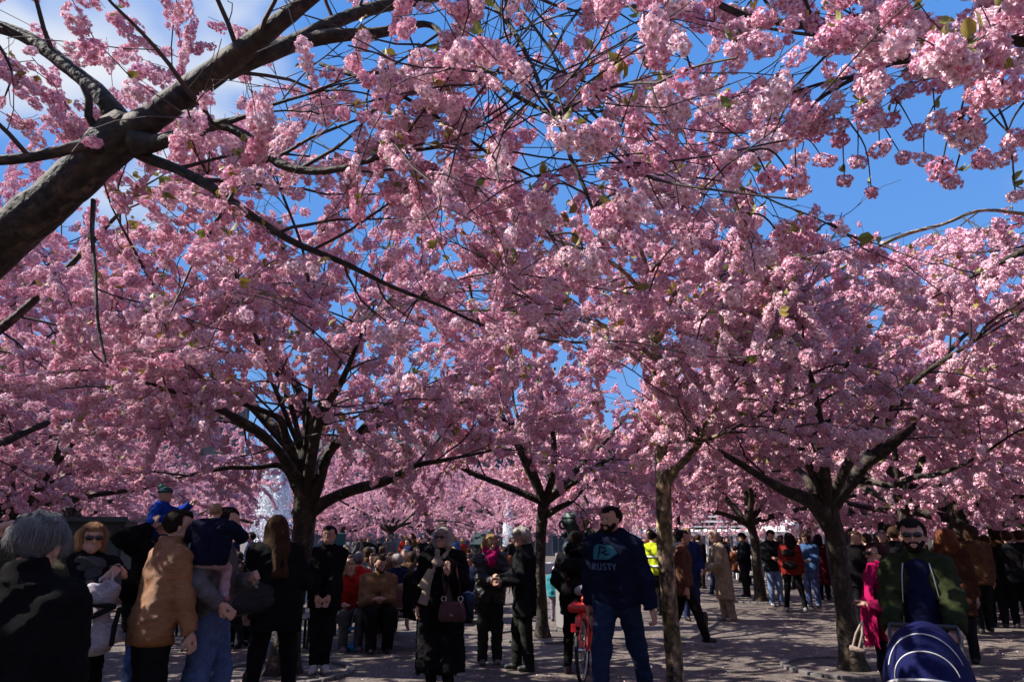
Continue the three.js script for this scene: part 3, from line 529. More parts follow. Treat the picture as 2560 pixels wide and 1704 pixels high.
// ------------------------------------------------------------------ ground
const groundTex = tex(1024, 1024, (u, v) => { const a = tfbm(u, v, 4, 5, 5), b = tfbm(u, v, 128, 8, 3), c = tfbm(u, v, 24, 15, 4); const k = 0.42 + 0.22 * (a - 0.5) + 0.34 * (b - 0.5) + 0.2 * (c - 0.5), pk = sm(clamp((c - 0.58) * 6)) * 0.06; return [k * 1.03 + pk, k * 0.98 + pk * 0.5, k * 0.93 + pk * 0.7]; }, true);
groundTex.repeat.set(1 / 3, 1 / 3);
const gravelBump = tex(512, 512, (u, v) => { const k = tfbm(u, v, 96, 31, 3) * 0.7 + tfbm(u, v, 12, 35, 3) * 0.4; return [k, k, k]; });
gravelBump.repeat.set(1 / 1.3, 1 / 1.3);
const groundMat = mat(0.66, 0.58, 0.54, { map: groundTex, bumpMap: gravelBump, bumpScale: 0.004, roughness: 0.9 });
{
  const g = new THREE.PlaneGeometry(3000, 3000); g.rotateX(-Math.PI / 2);
  const p = g.attributes.position, uv = g.attributes.uv; for (let i = 0; i < p.count; i++) uv.setXY(i, p.getX(i), -p.getZ(i));
  struct('ground', g, groundMat);
}

// ------------------------------------------------------------------ figures: fields of joined capsules, meshed by surface nets
function netMesh(f, lo, hi, cell) {
  const n = [0, 1, 2].map((k) => Math.max(2, Math.ceil((hi[k] - lo[k]) / cell) + 1)), [nx, ny, nz] = n, D = new Float32Array(nx * ny * nz), S = 4;
  for (let bz = 0; bz < nz; bz += S) for (let by = 0; by < ny; by += S) for (let bx = 0; bx < nx; bx += S) {
    const c = f(lo[0] + (bx + 1.5) * cell, lo[1] + (by + 1.5) * cell, lo[2] + (bz + 1.5) * cell), far = Math.abs(c) > cell * 5.2;
    for (let z = bz; z < Math.min(nz, bz + S); z++) for (let y = by; y < Math.min(ny, by + S); y++) for (let x = bx; x < Math.min(nx, bx + S); x++) D[x + nx * (y + ny * z)] = far ? c : f(lo[0] + x * cell, lo[1] + y * cell, lo[2] + z * cell);
  }
  const vid = new Int32Array(nx * ny * nz).fill(-1), p = [], idx = [], off = [0, 1, nx, nx + 1, nx * ny, nx * ny + 1, nx * ny + nx, nx * ny + nx + 1], E = [[0, 1], [2, 3], [4, 5], [6, 7], [0, 2], [1, 3], [4, 6], [5, 7], [0, 4], [1, 5], [2, 6], [3, 7]];
  for (let z = 0; z < nz - 1; z++) for (let y = 0; y < ny - 1; y++) for (let x = 0; x < nx - 1; x++) {
    const o = x + nx * (y + ny * z); let m = 0;
    for (let k = 0; k < 8; k++) if (D[o + off[k]] < 0) m |= 1 << k;
    if (m === 0 || m === 255) continue;
    let sx = 0, sy = 0, sz = 0, c = 0;
    for (const [a, b] of E) { const da = D[o + off[a]], db = D[o + off[b]]; if (da < 0 === db < 0) continue; const t = da / (da - db); sx += (a & 1) + t * ((b & 1) - (a & 1)); sy += ((a >> 1) & 1) + t * (((b >> 1) & 1) - ((a >> 1) & 1)); sz += ((a >> 2) & 1) + t * (((b >> 2) & 1) - ((a >> 2) & 1)); c++; }
    vid[o] = p.length / 3; p.push(lo[0] + (x + sx / c) * cell, lo[1] + (y + sy / c) * cell, lo[2] + (z + sz / c) * cell);
  }
  const quad = (a, b, c, d, flip) => { if (a < 0 || b < 0 || c < 0 || d < 0) return; if (flip) idx.push(a, c, b, a, d, c); else idx.push(a, b, c, a, c, d); };
  for (let z = 1; z < nz - 1; z++) for (let y = 1; y < ny - 1; y++) for (let x = 1; x < nx - 1; x++) {
    const o = x + nx * (y + ny * z), s = D[o] < 0;
    if (s !== D[o + 1] < 0) quad(vid[o - nx - nx * ny], vid[o - nx * ny], vid[o], vid[o - nx], !s);
    if (s !== D[o + nx] < 0) quad(vid[o - 1 - nx * ny], vid[o - nx * ny], vid[o], vid[o - 1], s);
    if (s !== D[o + nx * ny] < 0) quad(vid[o - 1 - nx], vid[o - nx], vid[o], vid[o - 1], !s);
  }
  const g = new THREE.BufferGeometry(); g.setAttribute('position', new THREE.Float32BufferAttribute(p, 3)); g.setIndex(idx); g.computeVertexNormals();
  const uv = []; for (let i = 0; i < p.length; i += 3) uv.push(p[i] + p[i + 2] * 0.8, p[i + 1]); g.setAttribute('uv', new THREE.Float32BufferAttribute(uv, 2));
  return g;
}
const smin = (a, b, k) => { const h = Math.max(k - Math.abs(a - b), 0) / k; return Math.min(a, b) - h * h * k * 0.25; };
// a shape: list of [ax, ay, az, ra, bx, by, bz, rb]
const cap = (a, ra, b, rb) => [a.x, a.y, a.z, ra, b.x, b.y, b.z, rb];
function field(caps, k) {
  return (x, y, z) => {
    let d = 9;
    for (const c of caps) {
      const bx = c[4] - c[0], by = c[5] - c[1], bz = c[6] - c[2], px = x - c[0], py = y - c[1], pz = z - c[2], l = bx * bx + by * by + bz * bz;
      const t = l > 0 ? clamp((px * bx + py * by + pz * bz) / l) : 0, ex = px - bx * t, ey = py - by * t, ez = pz - bz * t, e = Math.sqrt(ex * ex + ey * ey + ez * ez) - mixn(c[3], c[7], t);
      d = d > 8 ? e : smin(d, e, k);
    }
    return d;
  };
}
function boxOf(caps, m) { const lo = [9, 9, 9], hi = [-9, -9, -9]; for (const c of caps) for (const [o, r] of [[0, 3], [4, 7]]) for (let k = 0; k < 3; k++) { lo[k] = Math.min(lo[k], c[o + k] - c[r] - m); hi[k] = Math.max(hi[k], c[o + k] + c[r] + m); } return [lo, hi]; }
const shape = (caps, k, cell, mod) => { const f = field(caps, k), [lo, hi] = boxOf(caps, cell * 2 + 0.02); return netMesh(mod ? (x, y, z) => mod(f(x, y, z), x, y, z) : f, lo, hi, cell); };
const folds = (amp, seed) => (d, x, y, z) => d + Math.min(0.004, (Math.abs(noise3(x * 8 + seed, y * 15 + x * 7, z * 8) - 0.5) * 2 - 0.6) * amp * 1.1 + (noise3(x * 26 + seed, y * 40 - z * 20, z * 26) - 0.55) * amp * 0.9);
const bend2 = (a, t, l1, l2, pole) => {                            // the middle joint of a two-bone limb
  const d = t.clone().sub(a), L = Math.min(d.length(), (l1 + l2) * 0.998), u = d.clone().normalize(), x = (l1 * l1 - l2 * l2 + L * L) / (2 * L), h = Math.sqrt(Math.max(0, l1 * l1 - x * x));
  const p = pole.clone().addScaledVector(u, -pole.dot(u)).normalize(); return [a.clone().addScaledVector(u, x).addScaledVector(p, h), a.clone().addScaledVector(u, L)];
};
const fabricTone = tex(256, 256, (u, v) => { const k = 0.8 + 0.3 * (tfbm(u, v, 6, 61, 4) - 0.5) + 0.25 * (tfbm(u, v, 64, 63, 2) - 0.5); return [k, k, k]; }, true);
fabricTone.repeat.set(2.5, 2.5);
const fabricBump = tex(256, 256, (u, v) => { const k = 0.5 + 0.25 * Math.sin(u * 402) * Math.sin(v * 402) + 0.5 * (tfbm(u, v, 12, 51, 4) - 0.5); return [k, k, k]; });
fabricBump.repeat.set(6, 6);
const cloth = (r, g, b, o = {}) => { const m = new THREE.MeshPhysicalMaterial({ side: THREE.DoubleSide, map: fabricTone, bumpMap: fabricBump, bumpScale: 0.004, roughness: 0.92, specularIntensity: (o.roughness ?? 1) < 0.6 ? 0.8 : 0.15, ...o }); const tone = o.map ? 1 : 0.95; m.color.setRGB(r * tone, g * tone, b * tone); return m; };
const skinTone = (k = 0) => mat(0.40 - 0.15 * k, 0.22 - 0.1 * k, 0.16 - 0.08 * k, { roughness: 0.6 });
const darkGlass = mat(0.006, 0.006, 0.007, { roughness: 0.12 }), whiteEye = mat(0.32, 0.29, 0.27, { roughness: 0.4 }), iris = mat(0.03, 0.025, 0.02, { roughness: 0.2 }), metalMat = mat(0.5, 0.5, 0.52, { metalness: 1, roughness: 0.35 });
const matCache = new Map(), M = (rgb, o) => { const k = rgb.join() + JSON.stringify(o ?? {}); if (!matCache.has(k)) matCache.set(k, cloth(...rgb, o)); return matCache.get(k); };

// A figure facing +z, feet at the origin. Everything in metres for a body 1.75 m tall, then scaled.
function figure(name, label, o, pos, turn, parentGroup) {
  const root = thing(name, label, name, pos, turn * Math.PI / 180 + Math.atan2(-pos.x, -pos.z), parentGroup), lod = o.lod ?? 2, s = (o.H ?? 1.75) / 1.75, w = o.build ?? 1, seed = (o.seed ?? 1) * 7.3;
  root.scale.setScalar(s);
  const cell = [0.04, 0.026, 0.016][lod], lean = o.lean ?? 0, sit = o.sit, hipY = sit ?? 0.94, chestY = hipY + 0.36, sx = o.tilt ?? 0;
  const hip = V(0, hipY, 0), chest = V(sx * 0.7, chestY, lean * 0.8), neck = V(sx, hipY + 0.54, lean);
  const sh = (k) => V(sx + k * 0.168 * w, hipY + 0.455, lean), hj = (k) => V(k * 0.085 * w, hipY, 0);
  const hands = [o.hl ?? [0.235, 0.79 + (hipY - 0.94), 0.07], o.hr ?? [-0.235, 0.79 + (hipY - 0.94), 0.07]], feet = [o.fl ?? (sit ? [0.11, 0, 0.42] : [0.1, 0, 0.03]), o.fr ?? (sit ? [-0.11, 0, 0.40] : [-0.1, 0, 0])];
  const arms = [1, -1].map((k, i) => { const a = sh(k), [e, h] = bend2(a, V(...hands[i]), 0.29, 0.26, V(k * (o.elbowOut ?? 0.5), -0.6, -0.7)); return { a, e, h, k }; });
  const legs = [1, -1].map((k, i) => { const a = hj(k), ft = V(feet[i][0], feet[i][1] + 0.085, feet[i][2]), [e, h] = bend2(a, ft, 0.43, 0.425, V(k * 0.1, 0.05, 1)); return { a, e, h, k, toe: feet[i][3] ?? 0 }; });
  const hy = (o.headTurn ?? 0) * Math.PI / 180, hp = (o.headPitch ?? 0) * Math.PI / 180, roll = (o.headRoll ?? 0) * Math.PI / 180;
  const headAt = neck.clone().add(V(0, 0.138, 0.035 + 0.1 * Math.sin(hp))), hq = new THREE.Quaternion().setFromEuler(new THREE.Euler(hp, hy, roll, 'YXZ')), hd = (x, y, z) => V(x, y, z).applyQuaternion(hq).add(headAt);
  // ---- body: one skin, head to feet
  const skin = o.skin ?? skinTone(0), pieces = [], bodyCaps = [cap(hj(1), 0.1 * w, sh(1).lerp(V(0, chestY, lean), 0.45), 0.1 * w), cap(hj(-1), 0.1 * w, sh(-1).lerp(V(0, chestY, lean), 0.45), 0.1 * w), cap(sh(1), 0.062, sh(-1), 0.062), cap(chest, 0.1, neck, 0.055), cap(neck, 0.056, headAt.clone().add(V(0, -0.04, -0.01)), 0.054)];
  for (const a of arms) bodyCaps.push(cap(a.a, 0.055, a.e, 0.042), cap(a.e, 0.042, a.h, 0.029));
  for (const l of legs) bodyCaps.push(cap(l.a, 0.088, l.e, 0.056), cap(l.e, 0.056, l.h, 0.04), cap(l.h.clone().add(V(0, -0.04, 0)), 0.036, l.h.clone().add(V(0, -0.045, 0.13)), 0.03));
  pieces.push(shape(bodyCaps, 0.05, Math.max(cell, 0.03)));
  { // head
    const hs = lod === 2 ? 1 : lod === 1 ? 1 : 1.05, c = (a, ra, b, rb) => cap(hd(...a), ra * hs, hd(...b), rb * hs);
    const hc = [c([0, 0.03, -0.025], 0.082, [0, 0.035, 0.015], 0.076), c([0, 0.0, 0.02], 0.066, [0, -0.065, 0.045], 0.042), c([0, -0.085, 0.058], 0.024, [0, -0.08, 0.06], 0.024), c([0.04, -0.055, 0.015], 0.032, [-0.04, -0.055, 0.015], 0.032)];
    hc.push(cap(hd(0, -0.06, -0.02), 0.05, neck, 0.055));
    const fine = [c([0, 0.015, 0.088], 0.009, [0, -0.022, 0.106], 0.012), c([0.076, 0.0, -0.002], 0.016, [0.08, -0.03, 0.0], 0.012), c([-0.076, 0.0, -0.002], 0.016, [-0.08, -0.03, 0.0], 0.012), c([0.034, 0.035, 0.078], 0.01, [-0.034, 0.035, 0.078], 0.01), c([0.014, -0.052, 0.083], 0.008, [-0.014, -0.052, 0.083], 0.008), c([0.012, -0.064, 0.08], 0.0085, [-0.012, -0.064, 0.08], 0.0085)];
    const fa = field(hc, 0.03), fb = field(fine, 0.012), e1 = hd(0.031, 0.012, 0.092), e2 = hd(-0.031, 0.012, 0.092), sock = (x, y, z) => Math.min(Math.hypot(x - e1.x, y - e1.y, z - e1.z), Math.hypot(x - e2.x, y - e2.y, z - e2.z)) - 0.016;
    const [lo, hi] = boxOf([...hc, ...fine], 0.03);
    pieces.push(netMesh((x, y, z) => { let d = smin(fa(x, y, z), fb(x, y, z), 0.012); if (lod > 0) { const q = -sock(x, y, z); d = -smin(-d, -q, 0.012) ; } return d; }, lo, hi, [0.03, 0.013, 0.0085][lod]));
  }
  for (const [i, a] of arms.entries()) { // hands
    const dir = a.h.clone().sub(a.e).normalize(), hv = o[i ? 'handR' : 'handL'] ?? {}, d = hv.dir ? V(...hv.dir).normalize() : dir, nrm = V(...(hv.palm ?? [-a.k, 0, -0.25])); nrm.addScaledVector(d, -nrm.dot(d)).normalize();
    const acr = V(0, 0, 0).crossVectors(d, nrm).multiplyScalar(a.k).normalize(), curl = hv.curl ?? 0.5, P = (u, v, q) => a.h.clone().addScaledVector(d, u).addScaledVector(acr, v).addScaledVector(nrm, q);
    const hcaps = [cap(a.h.clone().addScaledVector(dir, -0.03), 0.027, P(0.03, 0, 0), 0.026), cap(P(0.03, 0.018, 0), 0.02, P(0.075, 0.026, 0), 0.015), cap(P(0.03, -0.018, 0), 0.02, P(0.075, -0.022, 0), 0.014)];
    if (lod < 2) hcaps.push(cap(P(0.08, 0, 0), 0.026, P(0.14, 0, 0.03 * curl * 2), 0.02), cap(P(0.03, 0.03, 0.005), 0.014, P(0.08, 0.055, 0.02), 0.012));
    else {
      [[0.026, 0.075], [0.009, 0.085], [-0.009, 0.08], [-0.025, 0.062]].forEach(([v, l], n) => {
        const c1 = curl * (0.7 + 0.1 * n), c2 = curl * 1.9, k = P(0.085, v, 0), m = P(0.085 + l * 0.5 * Math.cos(c1), v * 1.08, l * 0.5 * Math.sin(c1)), t = m.clone().addScaledVector(d, l * 0.48 * Math.cos(c1 + c2)).addScaledVector(nrm, l * 0.48 * Math.sin(c1 + c2));
        hcaps.push(cap(k, 0.0098, m, 0.0092), cap(m, 0.0092, t, 0.0076));
      });
      const tb = P(0.022, 0.026, 0.006), tm = P(0.055, 0.05, 0.022), tt = P(0.082, 0.056 - 0.02 * curl, 0.036); hcaps.push(cap(tb, 0.015, tm, 0.0115), cap(tm, 0.0115, tt, 0.009));
    }
    pieces.push(shape(hcaps, 0.008, [0.03, 0.014, 0.0068][lod]));
    a.palmAt = P(0.07, 0, 0.03);
  }
  part('body', mergeGeometries(pieces), skin, root);
  // ---- face
  if (lod > 0) for (const k of [1, -1]) {
    const e = part('eye', new THREE.SphereGeometry(0.0118, 10, 8), whiteEye, root, hd(k * 0.031, 0.013, 0.076)); const ir = new THREE.SphereGeometry(0.0072, 8, 6); ir.translate(0, 0, 0.0066); part('iris', ir, iris, e); e.quaternion.copy(hq);
    const br = new Buf(); br.tube([hd(k * 0.016, 0.036, 0.088), hd(k * 0.032, 0.041, 0.085), hd(k * 0.048, 0.035, 0.074)], [0.003, 0.0042, 0.002], 5); part('eyebrow', br.geo(), o.browMat ?? M(o.hair?.color ?? [0.05, 0.035, 0.025]), root);
  }
  if (lod > 0) { const b = new Buf(); b.tube([hd(-0.024, -0.057, 0.079), hd(0, -0.0585, 0.0895), hd(0.024, -0.057, 0.079)], [0.002, 0.0045, 0.002], 6); part('mouth', b.geo(), o.lips ?? mat(0.36, 0.13, 0.12, { roughness: 0.5 }), root); }
  if (o.smile) { const b = new Buf(); b.tube([hd(-0.022, -0.05, 0.083), hd(0, -0.058, 0.0925), hd(0.022, -0.05, 0.083)], [0.002, 0.0048, 0.002], 6); part('teeth', b.geo(), whiteEye, root); }
  // ---- trousers and shoes
  const bt = o.bottom ?? { color: [0.02, 0.02, 0.024] };
  if (!bt.none) {
    const r = bt.loose ?? 0.016, caps = [cap(hj(1).add(V(0, -0.01, 0)), 0.094 * w + r * 0.5, hj(-1).add(V(0, -0.01, 0)), 0.094 * w + r * 0.5)], flare = bt.flare ?? 0;
    for (const l of legs) caps.push(cap(l.a, 0.09 + r, l.e, 0.057 + r), cap(l.e, 0.057 + r, l.h.clone().add(V(0, bt.crop ?? -0.02, 0)), 0.044 + r + flare));
    const fd = folds(0.014, seed), fy = Math.min(feet[0][1], feet[1][1]) + 0.035, top = hipY + (sit || (o.top?.hem ?? 0.8) > 0.84 ? 0.13 : 0.02);
    part('trousers', shape(caps, 0.045, cell, (d, x, y, z) => Math.max(fd(d, x, y, z), y - top, fy - y)), M(bt.color, bt.mat), root);
  }
  for (const l of legs) {
    const yaw = l.toe, f = V(Math.sin(yaw), 0, Math.cos(yaw)), a = l.h.clone().add(V(0, -0.045, 0)).addScaledVector(f, -0.025), fl = l.h.y - 0.085, c = [cap(a, 0.042, a.clone().addScaledVector(f, 0.15).setY(fl + 0.036), 0.034), cap(a.clone().setY(fl + 0.038), 0.038, a.clone().addScaledVector(f, 0.06).setY(fl + 0.045), 0.042), cap(l.h.clone().add(V(0, o.boot ?? 0.01, 0)), 0.05, a, 0.045)];
    const sole = fl + 0.002;
    part(o.boot ? 'boot' : 'shoe', shape(c, 0.03, Math.min(cell, 0.02), (d, x, y) => Math.max(d, sole - y)), M(o.shoes ?? [0.015, 0.014, 0.014], { roughness: 0.5 }), root);
  }
  // ---- jacket, coat or shirt
  const tp = o.top ?? { color: [0.02, 0.02, 0.022] };
  {
    const r = Math.max(0.022, (tp.puff ?? 0.026) * 0.72), hem = tp.hem ?? 0.8, hemY = sit ? hipY - 0.08 : hem, caps = [], sl = tp.sleeve ?? 1;
    for (const k of [1, -1]) {
      caps.push(cap(V(k * 0.075 * w, hipY + 0.02, 0), 0.1 * w + r, V(sx * 0.7 + k * 0.092 * w, chestY + 0.03, lean * 0.85), 0.1 * w + r));
      if (!sit && hem < 0.86) caps.push(cap(V(k * 0.08 * w, hipY, 0), 0.1 * w + r, V(k * (0.085 + (tp.flare ?? 0) * 0.5) * w, hemY - 0.25, tp.swing ?? 0), 0.1 * w + r + (tp.flare ?? 0.0) * 0.8));
    }
    for (const k of [1, -1]) caps.push(cap(sh(k).add(V(-k * 0.015, -0.015, 0)), 0.058 + r, neck.clone().add(V(k * 0.02, -0.035, -0.01)), 0.055 + r * 0.6));
    caps.push(cap(chest, 0.115 + r, neck.clone().add(V(0, -0.02, 0)), 0.06 + r * 0.6));
    if (tp.collar) caps.push(cap(neck.clone().add(V(0, 0.01, -0.015)), 0.062 + r * 0.5, neck.clone().add(V(0, tp.collar, -0.02)), 0.066));
    if (tp.hood) caps.push(cap(neck.clone().add(V(0.07, 0.01, -0.09)), 0.05, neck.clone().add(V(-0.07, 0.01, -0.09)), 0.05), cap(neck.clone().add(V(0.09, 0.0, -0.02)), 0.035, neck.clone().add(V(0.05, -0.05, 0.08)), 0.028), cap(neck.clone().add(V(-0.09, 0.0, -0.02)), 0.035, neck.clone().add(V(-0.05, -0.05, 0.08)), 0.028));
    const fd = folds(tp.fold ?? 0.02, seed + 3), f0 = field(caps, 0.06), armCaps = [];
    for (const a of arms) { const e = a.e.clone().lerp(a.h, sl < 1 ? 0 : 0.94); armCaps.push(cap(a.a, 0.058 + r, a.e, 0.046 + r * 0.9), cap(a.e, 0.046 + r * 0.9, sl < 1 ? a.e : e, sl < 1 ? 0.04 : 0.034 + r * 0.75)); }
    const fa = field(armCaps, 0.04), [lo, hi] = boxOf([...caps, ...armCaps], 0.05), neckTop = neck.y + (tp.collar ?? 0.022) + 0.012;
    const cutW = arms.map((a) => { const d = a.h.clone().sub(a.e).normalize(); return [d, d.dot(a.h) - 0.012, a.h]; });
    part(tp.name ?? 'jacket', netMesh((x, y, z) => {
      let d = Math.max(f0(x, y, z), hemY - y); let e = fa(x, y, z);
      for (const [n, c, h] of cutW) if (Math.hypot(x - h.x, y - h.y, z - h.z) < 0.13) e = Math.max(e, n.x * x + n.y * y + n.z * z - c);
      d = Math.max(d, y - neckTop - (tp.hood ? 0.06 : 0)); d = smin(d, e, 0.035); return fd(d, x, y, z);
    }, lo, hi, cell), M(tp.color, tp.mat), root);
    root.userData.zip = V(0, 0, 0);
  }
  // ---- hair, beard, glasses
  const h = o.hair;
  if (h) {
    const k = h.thick ?? 0.014, hc = [cap(hd(0, 0.035, -0.03), 0.084 + k, hd(0, 0.045, 0.008), 0.077 + k)];
    const L = h.long ?? 0;
    if (h.style === 'bob') for (const q of [1, -1]) hc.push(cap(hd(q * 0.06, 0.03, -0.03), 0.045 + k, hd(q * 0.078, -0.07, -0.01), 0.032 + k * 0.6), cap(hd(0, 0.0, -0.07), 0.05 + k, hd(0, -0.08, -0.06), 0.045 + k));
    if (h.style === 'long') for (const q of [1, -1]) hc.push(cap(hd(q * 0.055, 0.02, -0.045), 0.05 + k, hd(q * 0.085, -L * 0.5, -0.1), 0.045 + k), cap(hd(q * 0.085, -L * 0.5, -0.1), 0.045 + k, hd(q * 0.07 + (h.drift ?? 0), -L, -0.15), 0.02 + k * 0.5), cap(hd(0, 0, -0.08), 0.055 + k, hd(h.drift ?? 0, -L * 0.95, -0.165), 0.03 + k));
    if (h.style === 'bun') hc.push(cap(hd(0, 0.06, -0.1), 0.04, hd(0, 0.07, -0.11), 0.042));
    if (h.style === 'curly') hc.push(cap(hd(0.05, 0.05, -0.03), 0.06 + k, hd(-0.05, 0.05, -0.03), 0.06 + k), cap(hd(0, 0.01, -0.07), 0.06 + k, hd(0, -0.05, -0.075), 0.04 + k));
    const amp = h.amp ?? 0.012, ff = field(hc, 0.03), [lo, hi] = boxOf(hc, 0.04) , low = h.low ?? -0.06;
    const hinv = hq.clone().invert(), q = V(0, 0, 0), full = h.style === 'long' || h.style === 'bob', hairline = 0.064 - (h.fringe ?? 0);
    part('hair', netMesh((x, y, z) => {
      q.set(x - headAt.x, y - headAt.y, z - headAt.z).applyQuaternion(hinv);
      const fx = Math.abs(q.x), back = full ? (fx > 0.05 ? 0.045 : 0.0) : (fx > 0.06 && q.y > -0.02 ? 0.014 : -0.012);
      let d = ff(x, y, z) + (noise3(x * 60 + seed, y * 22, z * 60) - 0.5) * amp + (noise3(x * 22, y * 10 + seed, z * 22) - 0.5) * amp;
      d = Math.max(d, Math.min(hairline + (fx > 0.045 ? 0.02 : 0) - q.y, q.z - back));
      if (!full && h.style !== 'curly') d = Math.max(d, low - q.y);
      return d;
    }, lo, hi, [0.03, 0.016, 0.0095][lod]), M(h.color, { roughness: 0.6, ...(h.mat ?? {}) }), root);
    if (h.strands) {                                                // loose locks over the cap
      const R = rng(77 + seed), b = new Buf();
      for (let i = 0; i < h.strands; i++) {
        const a = (R() * 2 - 1) * Math.PI * 0.86 + Math.PI, e = 1.45 - R() * 1.3, rr = 0.088 + k * 1.15, c0 = Math.cos(e), p0 = V(Math.sin(a) * c0 * rr * 0.95, 0.038 + Math.sin(e) * rr, Math.cos(a) * c0 * rr * 1.1 - 0.018), down = (h.lock ?? 0.06) * (0.6 + 0.8 * R()) + (h.style === 'long' ? L * (0.5 + 0.5 * R()) : 0), sw = (R() - 0.5) * 0.05, pts = [], n = 5;
        for (let j = 0; j <= n; j++) { const t = j / n, q = p0.clone(); const out = 1 + 0.10 * Math.sin(t * 3) * R(); q.x = q.x * out + sw * t + (h.style === 'long' ? (h.drift ?? 0) * t : 0); q.z = q.z * out - (h.style === 'long' ? 0.035 * t : 0) + (R() - 0.5) * 0.006; q.y -= down * t * (0.55 + 0.45 * t); pts.push(hd(q.x, q.y, q.z)); }
        b.tube(pts, pts.map((_, j) => (h.strandR ?? 0.0022) * (1.1 - j / n * 0.8)), 3, false);
      }
      part('hair_lock', b.geo(), M(h.lockColor ?? h.color, { roughness: 0.5 }), root).userData.kind = 'stuff';
    }
  }
  if (o.beard) { const bc = [cap(hd(0.055, -0.045, 0.03), 0.024, hd(0.02, -0.088, 0.062), 0.025), cap(hd(-0.055, -0.045, 0.03), 0.024, hd(-0.02, -0.088, 0.062), 0.025), cap(hd(0.02, -0.09, 0.066), 0.026, hd(-0.02, -0.09, 0.066), 0.026), cap(hd(0.024, -0.045, 0.086), 0.008, hd(-0.024, -0.045, 0.086), 0.008), cap(hd(0.03, -0.05, 0.078), 0.008, hd(0.028, -0.085, 0.075), 0.012), cap(hd(-0.03, -0.05, 0.078), 0.008, hd(-0.028, -0.085, 0.075), 0.012)]; part('beard', shape(bc, 0.012, lod === 2 ? 0.008 : 0.014, (d, x, y, z) => d + (noise3(x * 90, y * 90, z * 90) - 0.5) * 0.006), M(o.beard), root); }
  if (o.glasses) {
    const b = new Buf(); for (const k of [1, -1]) { const g = shape([cap(hd(k * 0.02, 0.012, 0.1), 0.017, hd(k * 0.046, 0.014, 0.09), 0.02)], 0.01, 0.007); part('sunglass_lens', g, darkGlass, root); b.tube([hd(k * 0.06, 0.018, 0.084), hd(k * 0.085, 0.014, 0.04), hd(k * 0.087, 0.004, -0.01)], [0.0035, 0.003, 0.003], 5); }
    b.tube([hd(0.02, 0.02, 0.105), hd(0, 0.023, 0.108), hd(-0.02, 0.02, 0.105)], [0.003, 0.003, 0.003], 5); part('sunglass_frame', b.geo(), darkGlass, root);
  }
  if (o.hat) { const c = [cap(hd(0, 0.05, -0.025), 0.1, hd(0, 0.055, 0.01), 0.096)], f = field(c, 0.02), [lo, hi] = boxOf(c, 0.03), up = hd(0, 1, 0).sub(headAt); part(o.hat.name ?? 'hat', netMesh((x, y, z) => Math.max(f(x, y, z), (o.hat.edge ?? 0.035) - V(x, y, z).sub(headAt).dot(up)), lo, hi, lod === 2 ? 0.01 : 0.016), M(o.hat.color), root); if (o.hat.brim) part('cap_peak', shape([cap(hd(0.035, 0.05, 0.09), 0.012, hd(-0.035, 0.05, 0.09), 0.012), cap(hd(0, 0.045, 0.1), 0.012, hd(0, 0.038, 0.15), 0.01)], 0.02, 0.012), M(o.hat.color), root); if (o.hat.bobble) part('bobble', shape([cap(hd(0, 0.15, -0.09), 0.045, hd(0.01, 0.15, -0.1), 0.045)], 0.01, 0.011, (d, x, y, z) => d + (noise3(x * 80, y * 80, z * 80) - 0.5) * 0.014), M(o.hat.bobble), root); }
  Object.assign(root.userData, {});
  return { root, hd, headAt, hq, neck, chest, sh, arms, legs, hj, hipY, lean, s, cell, seed };
}
function placeX(X, d) { return V((X - 1280) / F * d * cp, 0, -d); }

// ------------------------------------------------------------------ the people in the photograph
const BLACK = [0.012, 0.011, 0.013], NAVY = [0.012, 0.018, 0.055], JEANS = [0.07, 0.12, 0.27], DARKJEANS = [0.022, 0.035, 0.085], GREY = [0.2, 0.2, 0.2];
const hairGrey = [0.20, 0.19, 0.185], hairDark = [0.02, 0.013, 0.01], hairBrown = [0.06, 0.032, 0.018], hairBlond = [0.42, 0.27, 0.12], hairWhite = [0.55, 0.5, 0.44];
const ribbon = (pts, w, t, m, parent, name) => {                  // a strap or scarf end: an oval tube
  const c = new THREE.CatmullRomCurve3(pts.map((p) => (p.isVector3 ? p : V(...p)))), b = new Buf(), q = c.getPoints(pts.length * 5); b.tube(q, q.map(() => 1), 8);
  for (let i = 0; i < q.length; i++) for (let k = 0; k <= 8; k++) { const o = (i * 9 + k) * 3, d = [0, 1, 2].map((a) => b.p[o + a] - [q[i].x, q[i].y, q[i].z][a]); const f = i / (q.length - 1), ww = typeof w === 'function' ? w(f) : w; for (let a = 0; a < 3; a++) b.p[o + a] = [q[i].x, q[i].y, q[i].z][a] + d[a] * (a === 2 ? t : ww); }
  const e = q[q.length - 1]; b.p.splice(b.p.length - 3, 3, e.x, e.y, e.z);
  const g = b.geo(); g.computeVertexNormals(); return part(name, g, m, parent);
};
// 1: close to the camera, from behind
{
  const f = figure('person', 'grey-haired person in a black coat seen close up from behind at the lower left', { H: 1.6, lod: 2, seed: 2, headTurn: -8, headPitch: 16, lean: 0.05, top: { color: [0.008, 0.007, 0.008], hem: 0.5, collar: 0.075, puff: 0.045 }, hair: { color: [0.12, 0.115, 0.12], style: 'short', thick: 0.017, amp: 0.034, low: -0.1, strands: 2600, lock: 0.075, strandR: 0.0015, lockColor: [0.5, 0.49, 0.49] }, skin: skinTone(0.1) }, placeX(62, 2.66), 152);
  const b = figure('person', 'person at the left edge in an olive sleeve and dark cap raising an arm', { H: 1.72, lod: 1, seed: 3, top: { color: [0.05, 0.05, 0.025], hem: 0.72 }, hl: [0.16, 1.56, 0.42], hr: [-0.25, 1.45, 0.4], hat: { name: 'cap', color: [0.02, 0.02, 0.025], brim: true } }, placeX(-80, 3.7), 150);
}
